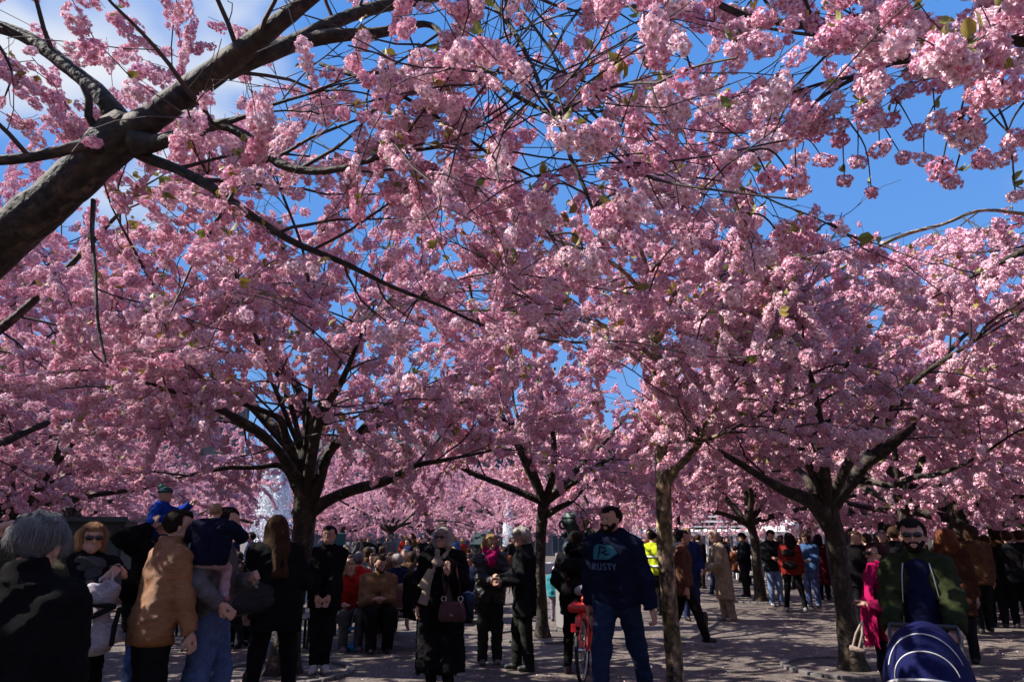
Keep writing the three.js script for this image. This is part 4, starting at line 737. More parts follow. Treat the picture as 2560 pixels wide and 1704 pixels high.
// 2: the woman photographing with her phone
{
  const f = figure('person', 'woman with fair bob and sunglasses in a black coat looking at her phone', { H: 1.64, seed: 4, headTurn: -6, top: { color: BLACK, hem: 0.35, collar: 0.05, puff: 0.04, flare: 0.03 }, hair: { color: [0.36, 0.19, 0.09], style: 'bob', thick: 0.018, strands: 260, lock: 0.1 }, glasses: true, hl: [0.2, 1.33, 0.33], hr: [0.05, 1.31, 0.36], handL: { dir: [-0.6, 0.6, 0.2], palm: [0, 0, -1], curl: 0.9 }, handR: { dir: [0.5, 0.6, 0.2], palm: [0, 0, -1], curl: 0.9 } }, placeX(226, 5.5), 14);
  const sc = M([0.10, 0.10, 0.10]); part('scarf', shape([cap(V(0.06, 1.43, 0.07), 0.05, V(-0.06, 1.43, 0.07), 0.05), cap(V(0.03, 1.39, 0.1), 0.05, V(0.02, 1.3, 0.13), 0.045)], 0.05, 0.016, folds(0.03, 9)), sc, f.root);
  const p = f.root.position, t = f.root.rotation.y, ph = thing('phone', 'dark phone held up by the woman with the fair bob', 'phone', p.clone().add(V(0.12, 1.34, 0.37).multiplyScalar(0.94).applyAxisAngle(V(0, 1, 0), t)), t);
  part('case', new RoundedBoxGeometry(0.078, 0.155, 0.009, 2, 0.004), mat(0.01, 0.01, 0.012, { roughness: 0.4 }), ph, [0, 0, 0], [-0.3, 0, 0.1]); part('screen', new THREE.BoxGeometry(0.068, 0.14, 0.002), mat(0.02, 0.02, 0.03, { roughness: 0.08 }), ph, [0, 0.0015, -0.0055], [-0.3, 0, 0.1]);
  // her tote bag
  const bag = thing('tote_bag', 'white tote bag crossed by black straps at the hip of the woman with the phone', 'bag', placeX(277, 5.25), 0.15);
  part('bag', shape([cap(V(-0.10, 0.85, 0), 0.06, V(0.10, 0.85, 0), 0.06), cap(V(-0.055, 1.16, 0), 0.04, V(0.055, 1.16, 0), 0.04), cap(V(0, 0.8, 0), 0.07, V(0, 1.15, 0), 0.045)], 0.08, 0.016, folds(0.03, 5)), M([0.5, 0.44, 0.49]), bag);
  const bl = M([0.02, 0.017, 0.022]);
  for (const [x0, y0, x1, y1] of [[-0.13, 1.09, 0.12, 1.06], [-0.14, 0.93, 0.13, 1.06], [-0.075, 0.77, -0.09, 1.02], [-0.14, 0.79, -0.08, 0.98], [0.14, 0.8, 0.16, 1.05]]) { const b = new Buf(); b.tube([V(x0, y0, 0.085), V((x0 + x1) / 2, (y0 + y1) / 2, 0.105), V(x1, y1, 0.085)], [0.017, 0.019, 0.017], 6); part('strap', b.geo(), bl, bag); }
  for (const k of [-1, 1]) { const b = new Buf(); b.tube([V(k * 0.05, 1.18, 0), V(k * 0.04, 1.24, -0.02), V(0.02, 1.29, -0.06)], [0.012, 0.012, 0.012], 6); part('handle', b.geo(), M([0.6, 0.55, 0.58]), bag); }
}
// 3: tan leather jacket
{
  const f = figure('person', 'dark-haired man in a tan leather jacket and black trousers seen from behind', { H: 1.74, build: 0.92, seed: 5, lean: 0.07, tilt: 0.0, headTurn: -20, top: { color: [0.38, 0.16, 0.06], hem: 0.80, collar: 0.05, puff: 0.034, mat: { roughness: 0.55 }, fold: 0.016 }, bottom: { color: BLACK, loose: 0.02 }, hair: { color: hairDark, style: 'short', thick: 0.014 }, hl: [0.22, 0.8, 0.22], hr: [-0.25, 0.78, 0.2] }, placeX(408, 5.35), 112);
  const tan = M([0.30, 0.125, 0.045], { roughness: 0.6 });
  part('waistband', shape([cap(V(-0.075, 0.82, 0), 0.135, V(0.075, 0.82, 0), 0.135)], 0.04, 0.016, (d, x, y) => Math.max(d, Math.abs(y - 0.825) - 0.032)), tan, f.root);
  part('collar', shape([cap(V(0, 1.47, 0.06), 0.078, V(0, 1.49, 0.045), 0.074)], 0.04, 0.014, (d, x, y) => Math.max(d, Math.abs(y - 1.49) - 0.03)), tan, f.root);
}
// 4: father with a child on his shoulders
{
  const f = figure('person', 'father in a black jacket and blue jeans carrying a child on his shoulders', { H: 1.76, seed: 6, headTurn: -8, top: { color: BLACK, hem: 0.74, puff: 0.04 }, bottom: { color: JEANS }, shoes: [0.5, 0.48, 0.46], hair: { color: hairBrown, style: 'short' }, hl: [0.13, 1.6, 0.14], hr: [-0.19, 1.6, 0.06], elbowOut: 1.2, handL: { dir: [0, 1, 0.2], palm: [-1, 0, 0], curl: 0.8 }, handR: { dir: [0, 1, 0.2], palm: [1, 0, 0], curl: 0.8 }, lean: 0.03 }, placeX(386, 6.6), 60);
  const k = figure('child', 'small child in a blue jacket and teal bobble hat riding on shoulders', { H: 0.98, build: 1.1, seed: 7, sit: 0.8, lean: 0.06, headTurn: 0, top: { color: [0.01, 0.06, 0.42], hem: 0.7, puff: 0.045, collar: 0.03 }, bottom: { color: [0.03, 0.04, 0.09], loose: 0.03 }, hat: { name: 'bobble_hat', color: [0.045, 0.12, 0.13], bobble: [0.07, 0.42, 0.33], edge: 0.045 }, hl: [0.34, 1.36, 0.42], hr: [-0.28, 1.12, 0.28], handL: { curl: 0.9 }, fl: [0.17, 0.28, 0.2], fr: [-0.17, 0.28, 0.2] }, placeX(382, 6.62).add(V(0, 1.09, 0)), 72);
  k.root.scale.multiplyScalar(1.0);
}
// 5: man in profile, holding a toddler
{
  const f = figure('person', 'man with shaved dark hair in a grey top and jeans holding a toddler', { H: 1.78, seed: 8, headTurn: 8, headPitch: 3, top: { color: [0.16, 0.15, 0.16], hem: 0.9, puff: 0.018 }, bottom: { color: [0.10, 0.15, 0.31], loose: 0.026 }, hair: { color: hairDark, style: 'short', thick: 0.007, amp: 0.003 }, beard: [0.06, 0.035, 0.025], hl: [-0.06, 1.2, 0.27], hr: [-0.34, 1.03, 0.12], elbowOut: 0.9, fl: [0.12, 0, 0.12], fr: [-0.16, 0, -0.12] }, placeX(548, 5.75), 80);
  figure('child', 'toddler in a navy jacket, pale leggings and pink shoes carried with back to the camera', { H: 0.9, build: 1.25, seed: 9, sit: 0.62, headTurn: 0, top: { color: [0.012, 0.014, 0.04], hem: 0.5, puff: 0.06 }, bottom: { color: [0.62, 0.40, 0.44], loose: 0.03 }, shoes: [0.75, 0.16, 0.35], hair: { color: [0.42, 0.26, 0.16], style: 'short', thick: 0.006, amp: 0.003, low: -0.07 }, hl: [0.24, 1.1, 0.3], hr: [-0.24, 1.1, 0.3], fl: [0.27, 0.02, 0.2, 0.9], fr: [-0.22, 0.02, 0.16, -0.5], skin: skinTone(-0.1) }, placeX(529, 5.42).add(V(0, 1.055, 0)), 172);
}
// 6: long fair hair
{
  const f = figure('person', 'woman with long fair hair in a black coat seen from behind before a trunk', { H: 1.75, seed: 10, headTurn: -12, headRoll: -8, tilt: 0.06, top: { color: BLACK, hem: 0.72, puff: 0.04, flare: 0.02, collar: 0.03 }, bottom: { color: [0.014, 0.014, 0.017], loose: 0.012 }, boot: 0.25, hair: { color: [0.07, 0.035, 0.016], lockColor: [0.30, 0.16, 0.06], style: 'long', long: 0.44, drift: -0.02, thick: 0.006, strands: 900, strandR: 0.004 }, fl: [0.2, 0, 0.02], fr: [-0.17, 0, 0.1], hl: [0.3, 0.85, 0.2], hr: [-0.17, 1.1, 0.26] }, placeX(708, 6.75), 176);
  const bag = thing('shoulder_bag', 'black shoulder bag hanging at the left side of the long-haired woman', 'bag', placeX(648, 6.6), 0.5);
  part('bag', shape([cap(V(-0.13, 0.95, 0), 0.07, V(0.13, 0.95, 0), 0.07), cap(V(-0.12, 1.03, 0), 0.07, V(0.12, 1.03, 0), 0.07), cap(V(-0.1, 1.1, 0), 0.05, V(0.1, 1.1, 0), 0.05)], 0.06, 0.02, folds(0.03, 7)), M(BLACK, { roughness: 0.5 }), bag);
  const b = new Buf(); b.tube([V(-0.1, 1.12, 0), V(0.1, 1.35, -0.04), V(0.22, 1.46, -0.12)], [0.014, 0.014, 0.014], 6); part('strap', b.geo(), M(BLACK), bag);
}
// 7: smiling woman in black
figure('person', 'smiling dark-haired woman all in black with white shoes and clasped hands', { H: 1.7, seed: 11, headTurn: -12, smile: true, top: { color: [0.013, 0.011, 0.014], hem: 0.74, puff: 0.024 }, bottom: { color: BLACK, loose: 0.008, crop: 0.04 }, shoes: [0.72, 0.70, 0.68], hair: { color: hairDark, style: 'bun', thick: 0.01, amp: 0.006 }, hl: [0.06, 0.86, 0.22], hr: [-0.07, 0.87, 0.22], handL: { dir: [-0.3, -1, 0.1], palm: [0, 0, 1] }, handR: { dir: [0.3, -1, 0.1], palm: [0, 0, 1] }, fl: [0.06, 0, 0.02, 0.2], fr: [-0.07, 0, 0.06, -0.1] }, placeX(822, 8.9), -6);
// 8, 9, 10, 11, 12: sitting on the benches
figure('person', 'seated woman with fair hair in a red jacket beside the smiling woman', { H: 1.66, seed: 12, lod: 1, sit: 0.48, headTurn: 20, top: { color: [0.5, 0.02, 0.018], puff: 0.04, collar: 0.04 }, bottom: { color: [0.10, 0.10, 0.10], loose: 0.022 }, shoes: [0.25, 0.2, 0.24], hair: { color: hairBlond, style: 'bob', thick: 0.014 }, hl: [0.14, 0.68, 0.34], hr: [-0.14, 0.66, 0.36] }, placeX(877, 10.9), 12);
figure('person', 'grey-haired man in a bright red jacket sitting with his back to us', { H: 1.76, seed: 13, lod: 1, sit: 0.5, top: { color: [0.62, 0.025, 0.02], puff: 0.04, collar: 0.04 }, hair: { color: hairGrey, style: 'short', thick: 0.014 }, hl: [0.2, 0.7, 0.3], hr: [-0.2, 0.7, 0.3] }, placeX(898, 12.2), 178);
figure('person', 'bearded man in a brown jacket with red lanyard sitting with hands folded', { H: 1.78, seed: 14, lod: 1, sit: 0.48, headTurn: 22, headPitch: 12, lean: 0.06, build: 1.12, top: { color: [0.30, 0.17, 0.085], puff: 0.04, hem: 0.6 }, bottom: { color: BLACK, loose: 0.03 }, hair: { color: hairBrown, style: 'short', thick: 0.012 }, beard: hairBrown, hl: [0.04, 0.7, 0.38], hr: [-0.08, 0.7, 0.38], handL: { dir: [-1, 0, 0.2] }, handR: { dir: [1, 0, 0.2] } }, placeX(950, 10.8), 8);
figure('person', 'fair-haired woman in a grey-blue top sitting behind the bearded man', { H: 1.68, seed: 15, lod: 1, sit: 0.5, headTurn: -30, top: { color: [0.10, 0.16, 0.2], puff: 0.03 }, hair: { color: [0.3, 0.2, 0.1], style: 'bob' } }, placeX(970, 12.3), 170);
figure('person', 'grey-haired man with glasses in a navy jacket sitting behind the bench', { H: 1.74, seed: 16, lod: 1, sit: 0.5, headTurn: 10, top: { color: NAVY, puff: 0.04 }, hair: { color: [0.4, 0.36, 0.33], style: 'short' }, glasses: true }, placeX(996, 12.3), -150);
figure('person', 'dark-haired man with a yellow collar sitting half hidden behind the woman in the scarf', { H: 1.76, seed: 17, lod: 1, sit: 0.5, headTurn: 10, top: { color: BLACK, puff: 0.04 }, hair: { color: hairDark, style: 'short' }, beard: hairDark }, placeX(1053, 10.9), 30);
part('collar', shape([cap(V(0.07, 1.04, 0.07), 0.014, V(0, 0.97, 0.12), 0.014), cap(V(-0.07, 1.04, 0.07), 0.014, V(0, 0.97, 0.12), 0.014)], 0.01, 0.012), M([0.7, 0.6, 0.1]), scene.children[scene.children.length - 1]);
// 13: the woman in the light scarf
{
  const f = figure('person', 'woman with grey bob, sunglasses, long black coat and pale scarf looking up', { H: 1.65, seed: 18, headTurn: -24, headPitch: -10, lean: 0.03, build: 1.1, top: { color: [0.011, 0.01, 0.012], hem: 0.16, puff: 0.05, flare: 0.045, fold: 0.03 }, bottom: { color: BLACK }, hair: { color: [0.5, 0.44, 0.39], style: 'bob', thick: 0.022, amp: 0.008, strands: 320, lock: 0.12, lockColor: [0.62, 0.56, 0.5], fringe: 0.012 }, glasses: true, hl: [0.10, 1.22, 0.3], hr: [-0.27, 0.85, 0.06], handL: { dir: [-0.1, 1, 0.25], palm: [0.2, 0, -1], curl: 0.35 }, elbowOut: 0.8 }, placeX(1108, 8.1), -6);
  const sm_ = M([0.46, 0.38, 0.31]);
  part('scarf', shape([cap(V(0.07, 1.5, 0.05), 0.045, V(-0.05, 1.47, 0.09), 0.045), cap(V(-0.05, 1.47, 0.09), 0.045, V(-0.07, 1.5, -0.04), 0.045), cap(V(0.07, 1.47, 0.06), 0.045, V(-0.02, 1.36, 0.15), 0.048), cap(V(-0.06, 1.46, 0.08), 0.04, V(-0.06, 1.34, 0.15), 0.045)], 0.03, 0.014, folds(0.026, 14)), sm_, f.root);
  ribbon([[-0.05, 1.36, 0.17], [-0.12, 1.25, 0.18], [-0.17, 1.14, 0.19], [-0.2, 1.07, 0.2]], (t) => 0.035 + 0.035 * t, 0.016, M([0.62, 0.54, 0.38]), f.root, 'scarf_end');
  ribbon([[-0.07, 1.32, 0.17], [-0.14, 1.15, 0.19], [-0.17, 1.0, 0.2], [-0.2, 0.9, 0.21]], (t) => 0.03 + 0.03 * t, 0.016, sm_, f.root, 'scarf_end');
  ribbon([[0.03, 1.34, 0.17], [0.05, 1.2, 0.2], [0.08, 1.05, 0.21], [0.11, 0.93, 0.22]], (t) => 0.03 + 0.015 * t, 0.014, M([0.12, 0.10, 0.09]), f.root, 'scarf_end');
  const bag = thing('handbag', 'small burgundy handbag with ring handles on the woman in the pale scarf', 'bag', placeX(1134, 7.75), -0.1);
  part('bag', shape([cap(V(-0.1, 0.73, 0), 0.045, V(0.1, 0.73, 0), 0.045), cap(V(-0.1, 0.79, 0), 0.045, V(0.1, 0.79, 0), 0.045), cap(V(-0.09, 0.86, 0), 0.036, V(0.09, 0.86, 0), 0.036)], 0.05, 0.014), M([0.09, 0.022, 0.03], { roughness: 0.4 }), bag);
  for (const x of [-0.09, 0.09]) { const t = new THREE.TorusGeometry(0.026, 0.006, 6, 14); part('ring', t, metalMat, bag, [x, 0.915, 0]); }
  { const b = new Buf(); b.tube([V(-0.09, 0.93, 0), V(-0.05, 1.1, -0.03), V(0, 1.3, -0.06)], [0.01, 0.01, 0.01], 6); b.tube([V(0.09, 0.93, 0), V(0.06, 1.1, -0.03), V(0.02, 1.3, -0.06)], [0.01, 0.01, 0.01], 6); part('handle', b.geo(), M([0.05, 0.015, 0.02]), bag); }
  part('clasp', new THREE.SphereGeometry(0.02, 10, 6).scale(1.3, 0.7, 0.5), mat(0.35, 0.12, 0.14, { metalness: 0.8, roughness: 0.3 }), bag, [0.0, 0.755, 0.052]);
}
// 14: leather jacket and magenta scarf
{
  const f = figure('person', 'woman with long fair hair, shiny black leather jacket and magenta scarf', { H: 1.6, seed: 19, headTurn: 10, headPitch: 12, top: { color: [0.014, 0.014, 0.016], hem: 0.82, puff: 0.036, mat: { roughness: 0.35 }, fold: 0.03 }, bottom: { color: [0.035, 0.036, 0.034], loose: 0.022 }, shoes: [0.14, 0.14, 0.135], hair: { color: hairBlond, style: 'long', long: 0.3, thick: 0.014, strands: 260 }, hl: [0.12, 1.12, 0.34], hr: [-0.02, 1.1, 0.36], handL: { dir: [-0.5, 0.3, 0.3], palm: [0, 0, -1] }, handR: { dir: [0.9, 0.1, 0.2], palm: [0, 1, -0.5] } }, placeX(1226, 9.5), 8);
  part('scarf', shape([cap(V(0.07, 1.52, 0.05), 0.045, V(-0.07, 1.52, 0.05), 0.045), cap(V(0.05, 1.48, 0.1), 0.045, V(-0.02, 1.36, 0.15), 0.05), cap(V(-0.04, 1.48, 0.1), 0.045, V(0, 1.34, 0.15), 0.04)], 0.03, 0.016, folds(0.026, 24)), M([0.46, 0.012, 0.14]), f.root);
  part('cuff', shape([cap(f.arms[1].h.clone().lerp(f.arms[1].e, 0.22), 0.045, f.arms[1].h, 0.043)], 0.01, 0.013), M([0.42, 0.02, 0.17]), f.root);
}
// 15: white curly hair, black coat
figure('person', 'person with curly white hair and a black coat facing left', { H: 1.66, seed: 20, headTurn: 4, headPitch: 10, top: { color: [0.016, 0.016, 0.018], hem: 0.66, puff: 0.04, collar: 0.06, flare: 0.02 }, bottom: { color: [0.028, 0.03, 0.026], loose: 0.02 }, shoes: [0.03, 0.03, 0.03], hair: { color: hairWhite, style: 'curly', thick: 0.028, amp: 0.03, strands: 400, lock: 0.03 }, hl: [0.1, 1.08, 0.32], hr: [-0.1, 1.1, 0.34], fl: [0.08, 0, -0.04], fr: [-0.08, 0, 0.1] }, placeX(1311, 9.05), -78);
// 16: backpack and hood
{
  const f = figure('person', 'person in black with a hooded jacket and backpack seen from behind the red bicycle', { H: 1.62, seed: 21, headPitch: 22, lean: 0.06, top: { color: BLACK, hem: 0.72, puff: 0.04, hood: true }, bottom: { color: BLACK, loose: 0.006 }, shoes: [0.05, 0.02, 0.03], hair: { color: hairDark, style: 'short', thick: 0.02, low: -0.08 }, hl: [0.2, 1.0, 0.25], hr: [-0.2, 1.0, 0.25], fl: [0.13, 0, 0.0], fr: [-0.1, 0, 0] }, placeX(1437, 8.85), 174);
  part('hood', shape([cap(V(0.09, 1.5, -0.07), 0.05, V(-0.09, 1.5, -0.07), 0.05), cap(V(0.08, 1.55, -0.02), 0.035, V(-0.08, 1.55, -0.02), 0.035)], 0.05, 0.016, folds(0.03, 44)), cloth(0.3, 0.28, 0.28, { map: tex(128, 128, (u, v) => { const k = tfbm(u, v, 8, 66, 2) > 0.52 ? 0.75 : 0.08; return [k, k, k]; }, true) }), f.root);
  const bp = thing('backpack', 'black backpack with dark red straps worn by the hooded person', 'backpack', f.root.position.clone().add(V(-0.02, 0, 0.24)), 0.05);
  part('bag', shape([cap(V(-0.09, 0.95, 0), 0.09, V(0.09, 0.95, 0), 0.09), cap(V(-0.08, 1.22, 0), 0.085, V(0.08, 1.22, 0), 0.085)], 0.12, 0.02, folds(0.025, 6)), M([0.012, 0.01, 0.013]), bp);
  part('pocket', shape([cap(V(-0.06, 0.94, 0.08), 0.045, V(0.06, 0.94, 0.08), 0.045), cap(V(-0.06, 1.03, 0.08), 0.04, V(0.06, 1.03, 0.08), 0.04)], 0.05, 0.018), M([0.02, 0.012, 0.015]), bp);
  for (const k of [-1, 1]) { const b = new Buf(); b.tube([V(k * 0.1, 0.88, 0.07), V(k * 0.13, 1.1, 0.075), V(k * 0.11, 1.28, 0.03)], [0.012, 0.012, 0.012], 6); part('strap', b.geo(), M([0.12, 0.015, 0.02]), bp); }
}
// 17: the man in the hooded sweatshirt
{
  const f = figure('person', 'man with short dark hair and beard in a navy hooded sweatshirt with teal print walking', { H: 1.84, seed: 22, headTurn: -22, headPitch: 5, build: 1.1, lean: 0.04, top: { color: [0.012, 0.017, 0.048], hem: 0.86, puff: 0.034, hood: true, name: 'sweatshirt', fold: 0.026 }, bottom: { color: [0.025, 0.043, 0.1], loose: 0.02 }, shoes: [0.03, 0.03, 0.035], hair: { color: hairDark, style: 'short', thick: 0.009, amp: 0.004 }, beard: [0.03, 0.018, 0.012], hl: [0.34, 0.83, 0.05], hr: [-0.28, 0.86, -0.06], handL: { curl: 0.6 }, fl: [0.16, 0.03, -0.38, 0.2], fr: [-0.1, 0, 0.3] }, placeX(1535, 6.85), -16);
  // the print on the chest: letters and a rounded patch cut by dark strokes, lying on the cloth
  const font = await new FontLoader().loadAsync('fonts/droid/droid_sans_bold.typeface.json');
  const teal = M([0.06, 0.26, 0.34]), pale = M([0.16, 0.24, 0.42]);
  const onChest = (g, z0) => { const cloth_ = f.root.children.find((c) => c.name === 'sweatshirt').geometry.attributes.position, p = g.attributes.position; for (let i = 0; i < p.count; i++) { let best = 0; const x = p.getX(i), y = p.getY(i); for (let k = 0; k < cloth_.count; k++) { const dx = cloth_.getX(k) - x, dy = cloth_.getY(k) - y; if (dx * dx + dy * dy < 0.0007) best = Math.max(best, cloth_.getZ(k)); } p.setZ(i, best + z0 + p.getZ(i)); } g.computeVertexNormals(); return g; };
  const fine = (s) => { let g = new THREE.ShapeGeometry(s, 24); return g; };
  const letters = new TextGeometry('RUSTY', { font, size: 0.058, depth: 0.003, curveSegments: 3 }); letters.computeBoundingBox(); letters.translate(-letters.boundingBox.max.x / 2 - 0.05, 1.185, 0); part('lettering', onChest(letters, 0.006), pale, f.root);
  const s = new THREE.Shape(); s.moveTo(-0.14, 1.275); s.bezierCurveTo(-0.15, 1.36, -0.13, 1.40, -0.10, 1.405); s.lineTo(0.0, 1.40); s.bezierCurveTo(0.04, 1.385, 0.07, 1.355, 0.085, 1.325); s.bezierCurveTo(0.05, 1.315, 0.03, 1.28, -0.02, 1.275); s.closePath();
  const eg = (sh, d) => new THREE.ExtrudeGeometry(sh, { depth: d, bevelEnabled: false, curveSegments: 10, steps: 1 });
  part('emblem', onChest(eg(s, 0.003), 0.006), teal, f.root);
  const strokes = [[[-0.098, 1.29], [-0.082, 1.345], [-0.078, 1.392]], [[-0.078, 1.385], [-0.03, 1.372], [-0.022, 1.345], [-0.07, 1.335]], [[-0.06, 1.335], [-0.02, 1.315], [0.03, 1.325]]];
  const b = new Buf(); for (const q of strokes) b.tube(q.map(([x, y]) => V(x, y, 0)), q.map(() => 0.007), 5); part('emblem_stroke', onChest(b.geo(), 0.008), M([0.012, 0.02, 0.06]), f.root);
}
// 18: high-visibility jacket
{
  const f = figure('person', 'person in a yellow high-visibility jacket and black hood standing by the pale tree', { H: 1.7, lod: 1, seed: 23, headTurn: -20, top: { color: [0.62, 0.72, 0.03], hem: 0.84, puff: 0.045 }, bottom: { color: BLACK, loose: 0.02 }, hat: { name: 'hood', color: BLACK, edge: -0.09 }, hl: [0.2, 1.0, 0.22], hr: [-0.28, 0.9, 0.1] }, placeX(1630, 15.6), 150);
  for (const y of [1.22, 1.02]) { const q = shape([cap(V(-0.1, y, 0), 0.168, V(0.1, y, 0), 0.168)], 0.05, 0.02, (d, x, yy) => Math.max(d, Math.abs(yy - y) - 0.025)); part('reflective_band', q, mat(0.6, 0.62, 0.6, { roughness: 0.4 }), f.root); }
}
figure('person', 'person in a brown coat and tall boots stepping from behind the pale tree', { H: 1.68, lod: 1, seed: 24, top: { color: [0.16, 0.075, 0.045], hem: 0.74, puff: 0.036 }, bottom: { color: [0.022, 0.02, 0.02] }, boot: 0.32, shoes: [0.06, 0.035, 0.025], hair: { color: hairDark, style: 'short' }, fl: [0.08, 0, -0.3], fr: [-0.08, 0, 0.32] }, placeX(1703, 11.2), 84);
figure('person', 'fair-haired man in a navy jacket and jeans standing right of the pale tree', { H: 1.76, lod: 1, seed: 25, headTurn: 20, top: { color: [0.022, 0.035, 0.11], hem: 0.76 }, bottom: { color: [0.03, 0.045, 0.11] }, hair: { color: [0.25, 0.15, 0.07], style: 'short', thick: 0.02 }, hl: [0.2, 0.95, 0.2] }, placeX(1718, 14.5), 18);
figure('person', 'fair-haired woman in a long beige trench coat bending to the left', { H: 1.72, lod: 1, seed: 26, headPitch: 20, lean: 0.08, top: { color: [0.42, 0.31, 0.2], hem: 0.42, puff: 0.04, flare: 0.04, fold: 0.03 }, bottom: { color: [0.4, 0.32, 0.24], loose: 0.03 }, shoes: [0.45, 0.38, 0.3], hair: { color: [0.4, 0.24, 0.2], style: 'bob' }, hl: [0.1, 1.0, 0.34], hr: [-0.1, 0.98, 0.34], fl: [0.1, 0, -0.1] }, placeX(1802, 14.4), -74);
figure('person', 'man in a dark coat and flat cap facing left beyond the trench coat', { H: 1.74, lod: 1, seed: 27, top: { color: [0.014, 0.018, 0.028], hem: 0.72, puff: 0.04 }, hat: { name: 'cap', color: [0.02, 0.02, 0.022], brim: true }, hair: { color: hairDark, style: 'short' }, hl: [0.1, 0.95, 0.28] }, placeX(1858, 20.5), -62);
figure('person', 'young man in a dark jacket, pale jeans and white trainers looking at a phone', { H: 1.78, lod: 1, seed: 28, headPitch: 22, headTurn: 10, top: { color: [0.022, 0.024, 0.026], hem: 0.78 }, bottom: { color: [0.20, 0.28, 0.46], loose: 0.014 }, shoes: [0.8, 0.78, 0.75], hair: { color: hairDark, style: 'short', thick: 0.02 }, hl: [0.1, 1.12, 0.28], hr: [-0.1, 1.1, 0.28] }, placeX(1926, 17.8), 22);
{
  const f = figure('person', 'person in a red top and black trousers striding away with a dark backpack', { H: 1.7, lod: 1, seed: 29, headTurn: 30, top: { color: [0.3, 0.03, 0.025], hem: 0.82 }, bottom: { color: BLACK, loose: 0.006 }, shoes: [0.3, 0.26, 0.25], hair: { color: hairDark, style: 'long', long: 0.2 }, fl: [0.2, 0, 0.05], fr: [-0.22, 0, -0.06] }, placeX(1972, 16.2), 172);
  part('backpack', shape([cap(V(-0.08, 1.02, -0.2), 0.09, V(0.08, 1.02, -0.2), 0.09), cap(V(-0.07, 1.3, -0.19), 0.085, V(0.07, 1.3, -0.19), 0.085)], 0.1, 0.024), M([0.03, 0.02, 0.02]), f.root);
}
figure('person', 'person in a denim jacket and jeans looking down beside the person in red', { H: 1.7, lod: 1, seed: 30, headPitch: 20, headTurn: -20, top: { color: [0.07, 0.14, 0.3], hem: 0.84 }, bottom: { color: [0.10, 0.14, 0.30] }, shoes: [0.4, 0.38, 0.36], hair: { color: hairBrown, style: 'bob' }, hl: [0.1, 1.1, 0.3], hr: [-0.1, 1.1, 0.3], fl: [0.12, 0, 0.02] }, placeX(2018, 17.4), -20);
figure('person', 'person in a long dark red coat seen from behind under the far trees', { H: 1.7, lod: 1, seed: 31, top: { color: [0.10, 0.012, 0.02], hem: 0.4, flare: 0.04 }, hair: { color: hairDark, style: 'long', long: 0.2 } }, placeX(2046, 19.5), 160);
// 27: pink scarf
{
  const f = figure('person', 'woman with dark pinned-up hair, sunglasses and a bright pink fringed scarf', { H: 1.5, seed: 32, headTurn: -6, top: { color: [0.35, 0.01, 0.08], hem: 0.78, puff: 0.02 }, bottom: { color: [0.02, 0.022, 0.03], loose: 0.016 }, hair: { color: [0.05, 0.02, 0.018], style: 'bun', thick: 0.016 }, glasses: true, hl: [0.08, 1.12, 0.26], hr: [-0.24, 0.8, 0.1], handL: { dir: [-0.6, 0.3, 0.3], palm: [0, -1, 0] } }, placeX(2193, 6.55), -56);
  const pk = M([0.62, 0.012, 0.13]);
  part('scarf', shape([cap(V(0.08, 1.5, 0.04), 0.05, V(-0.08, 1.5, 0.04), 0.05), cap(V(0.0, 1.46, 0.1), 0.06, V(0, 1.34, 0.13), 0.06), cap(V(-0.09, 1.46, -0.05), 0.06, V(-0.17, 1.1, -0.02), 0.07), cap(V(-0.17, 1.1, 0), 0.07, V(-0.18, 0.85, 0.06), 0.06)], 0.06, 0.016, folds(0.03, 54)), pk, f.root);
  ribbon([[0.02, 1.36, 0.17], [0.03, 1.2, 0.2], [0.02, 1.02, 0.2], [0.0, 0.84, 0.19]], (t) => 0.07 + 0.03 * t, 0.02, pk, f.root, 'scarf_end');
  ribbon([[-0.13, 1.3, 0.1], [-0.17, 1.1, 0.13], [-0.18, 0.95, 0.14], [-0.18, 0.8, 0.13]], (t) => 0.06 + 0.03 * t, 0.02, pk, f.root, 'scarf_end');
  const b = new Buf(), R = rng(6); for (let i = 0; i < 60; i++) { const w = i % 2, x = (w ? -0.18 : 0.0) + (R() - 0.5) * 0.17, z = (w ? 0.13 : 0.19) + (R() - 0.5) * 0.02, y = w ? 0.8 : 0.84; b.tube([V(x, y + 0.02, z), V(x + (R() - 0.5) * 0.02, y - 0.06, z), V(x + (R() - 0.5) * 0.04, y - 0.1 - R() * 0.04, z)], [0.005, 0.004, 0.003], 4, false); } part('fringe', b.geo(), pk, f.root).userData.kind = 'stuff';
  const bag = thing('tote_bag', 'plain beige tote bag hanging beside the woman in the pink scarf', 'bag', placeX(2104, 6.35), -0.5);
  part('bag', shape([cap(V(-0.11, 0.2, 0), 0.035, V(0.11, 0.2, 0), 0.035), cap(V(-0.03, 0.62, 0), 0.02, V(0.06, 0.6, 0), 0.02)], 0.08, 0.016, folds(0.02, 8)), M([0.50, 0.37, 0.31]), bag);
  for (const k of [0, 0.05]) { const h = new Buf(); h.tube([V(-0.03 + k, 0.6, 0), V(0.02 + k, 0.74, 0), V(0.08, 0.84, -0.04)], [0.01, 0.01, 0.01], 6); part('handle', h.geo(), M([0.50, 0.37, 0.31]), bag); }
}
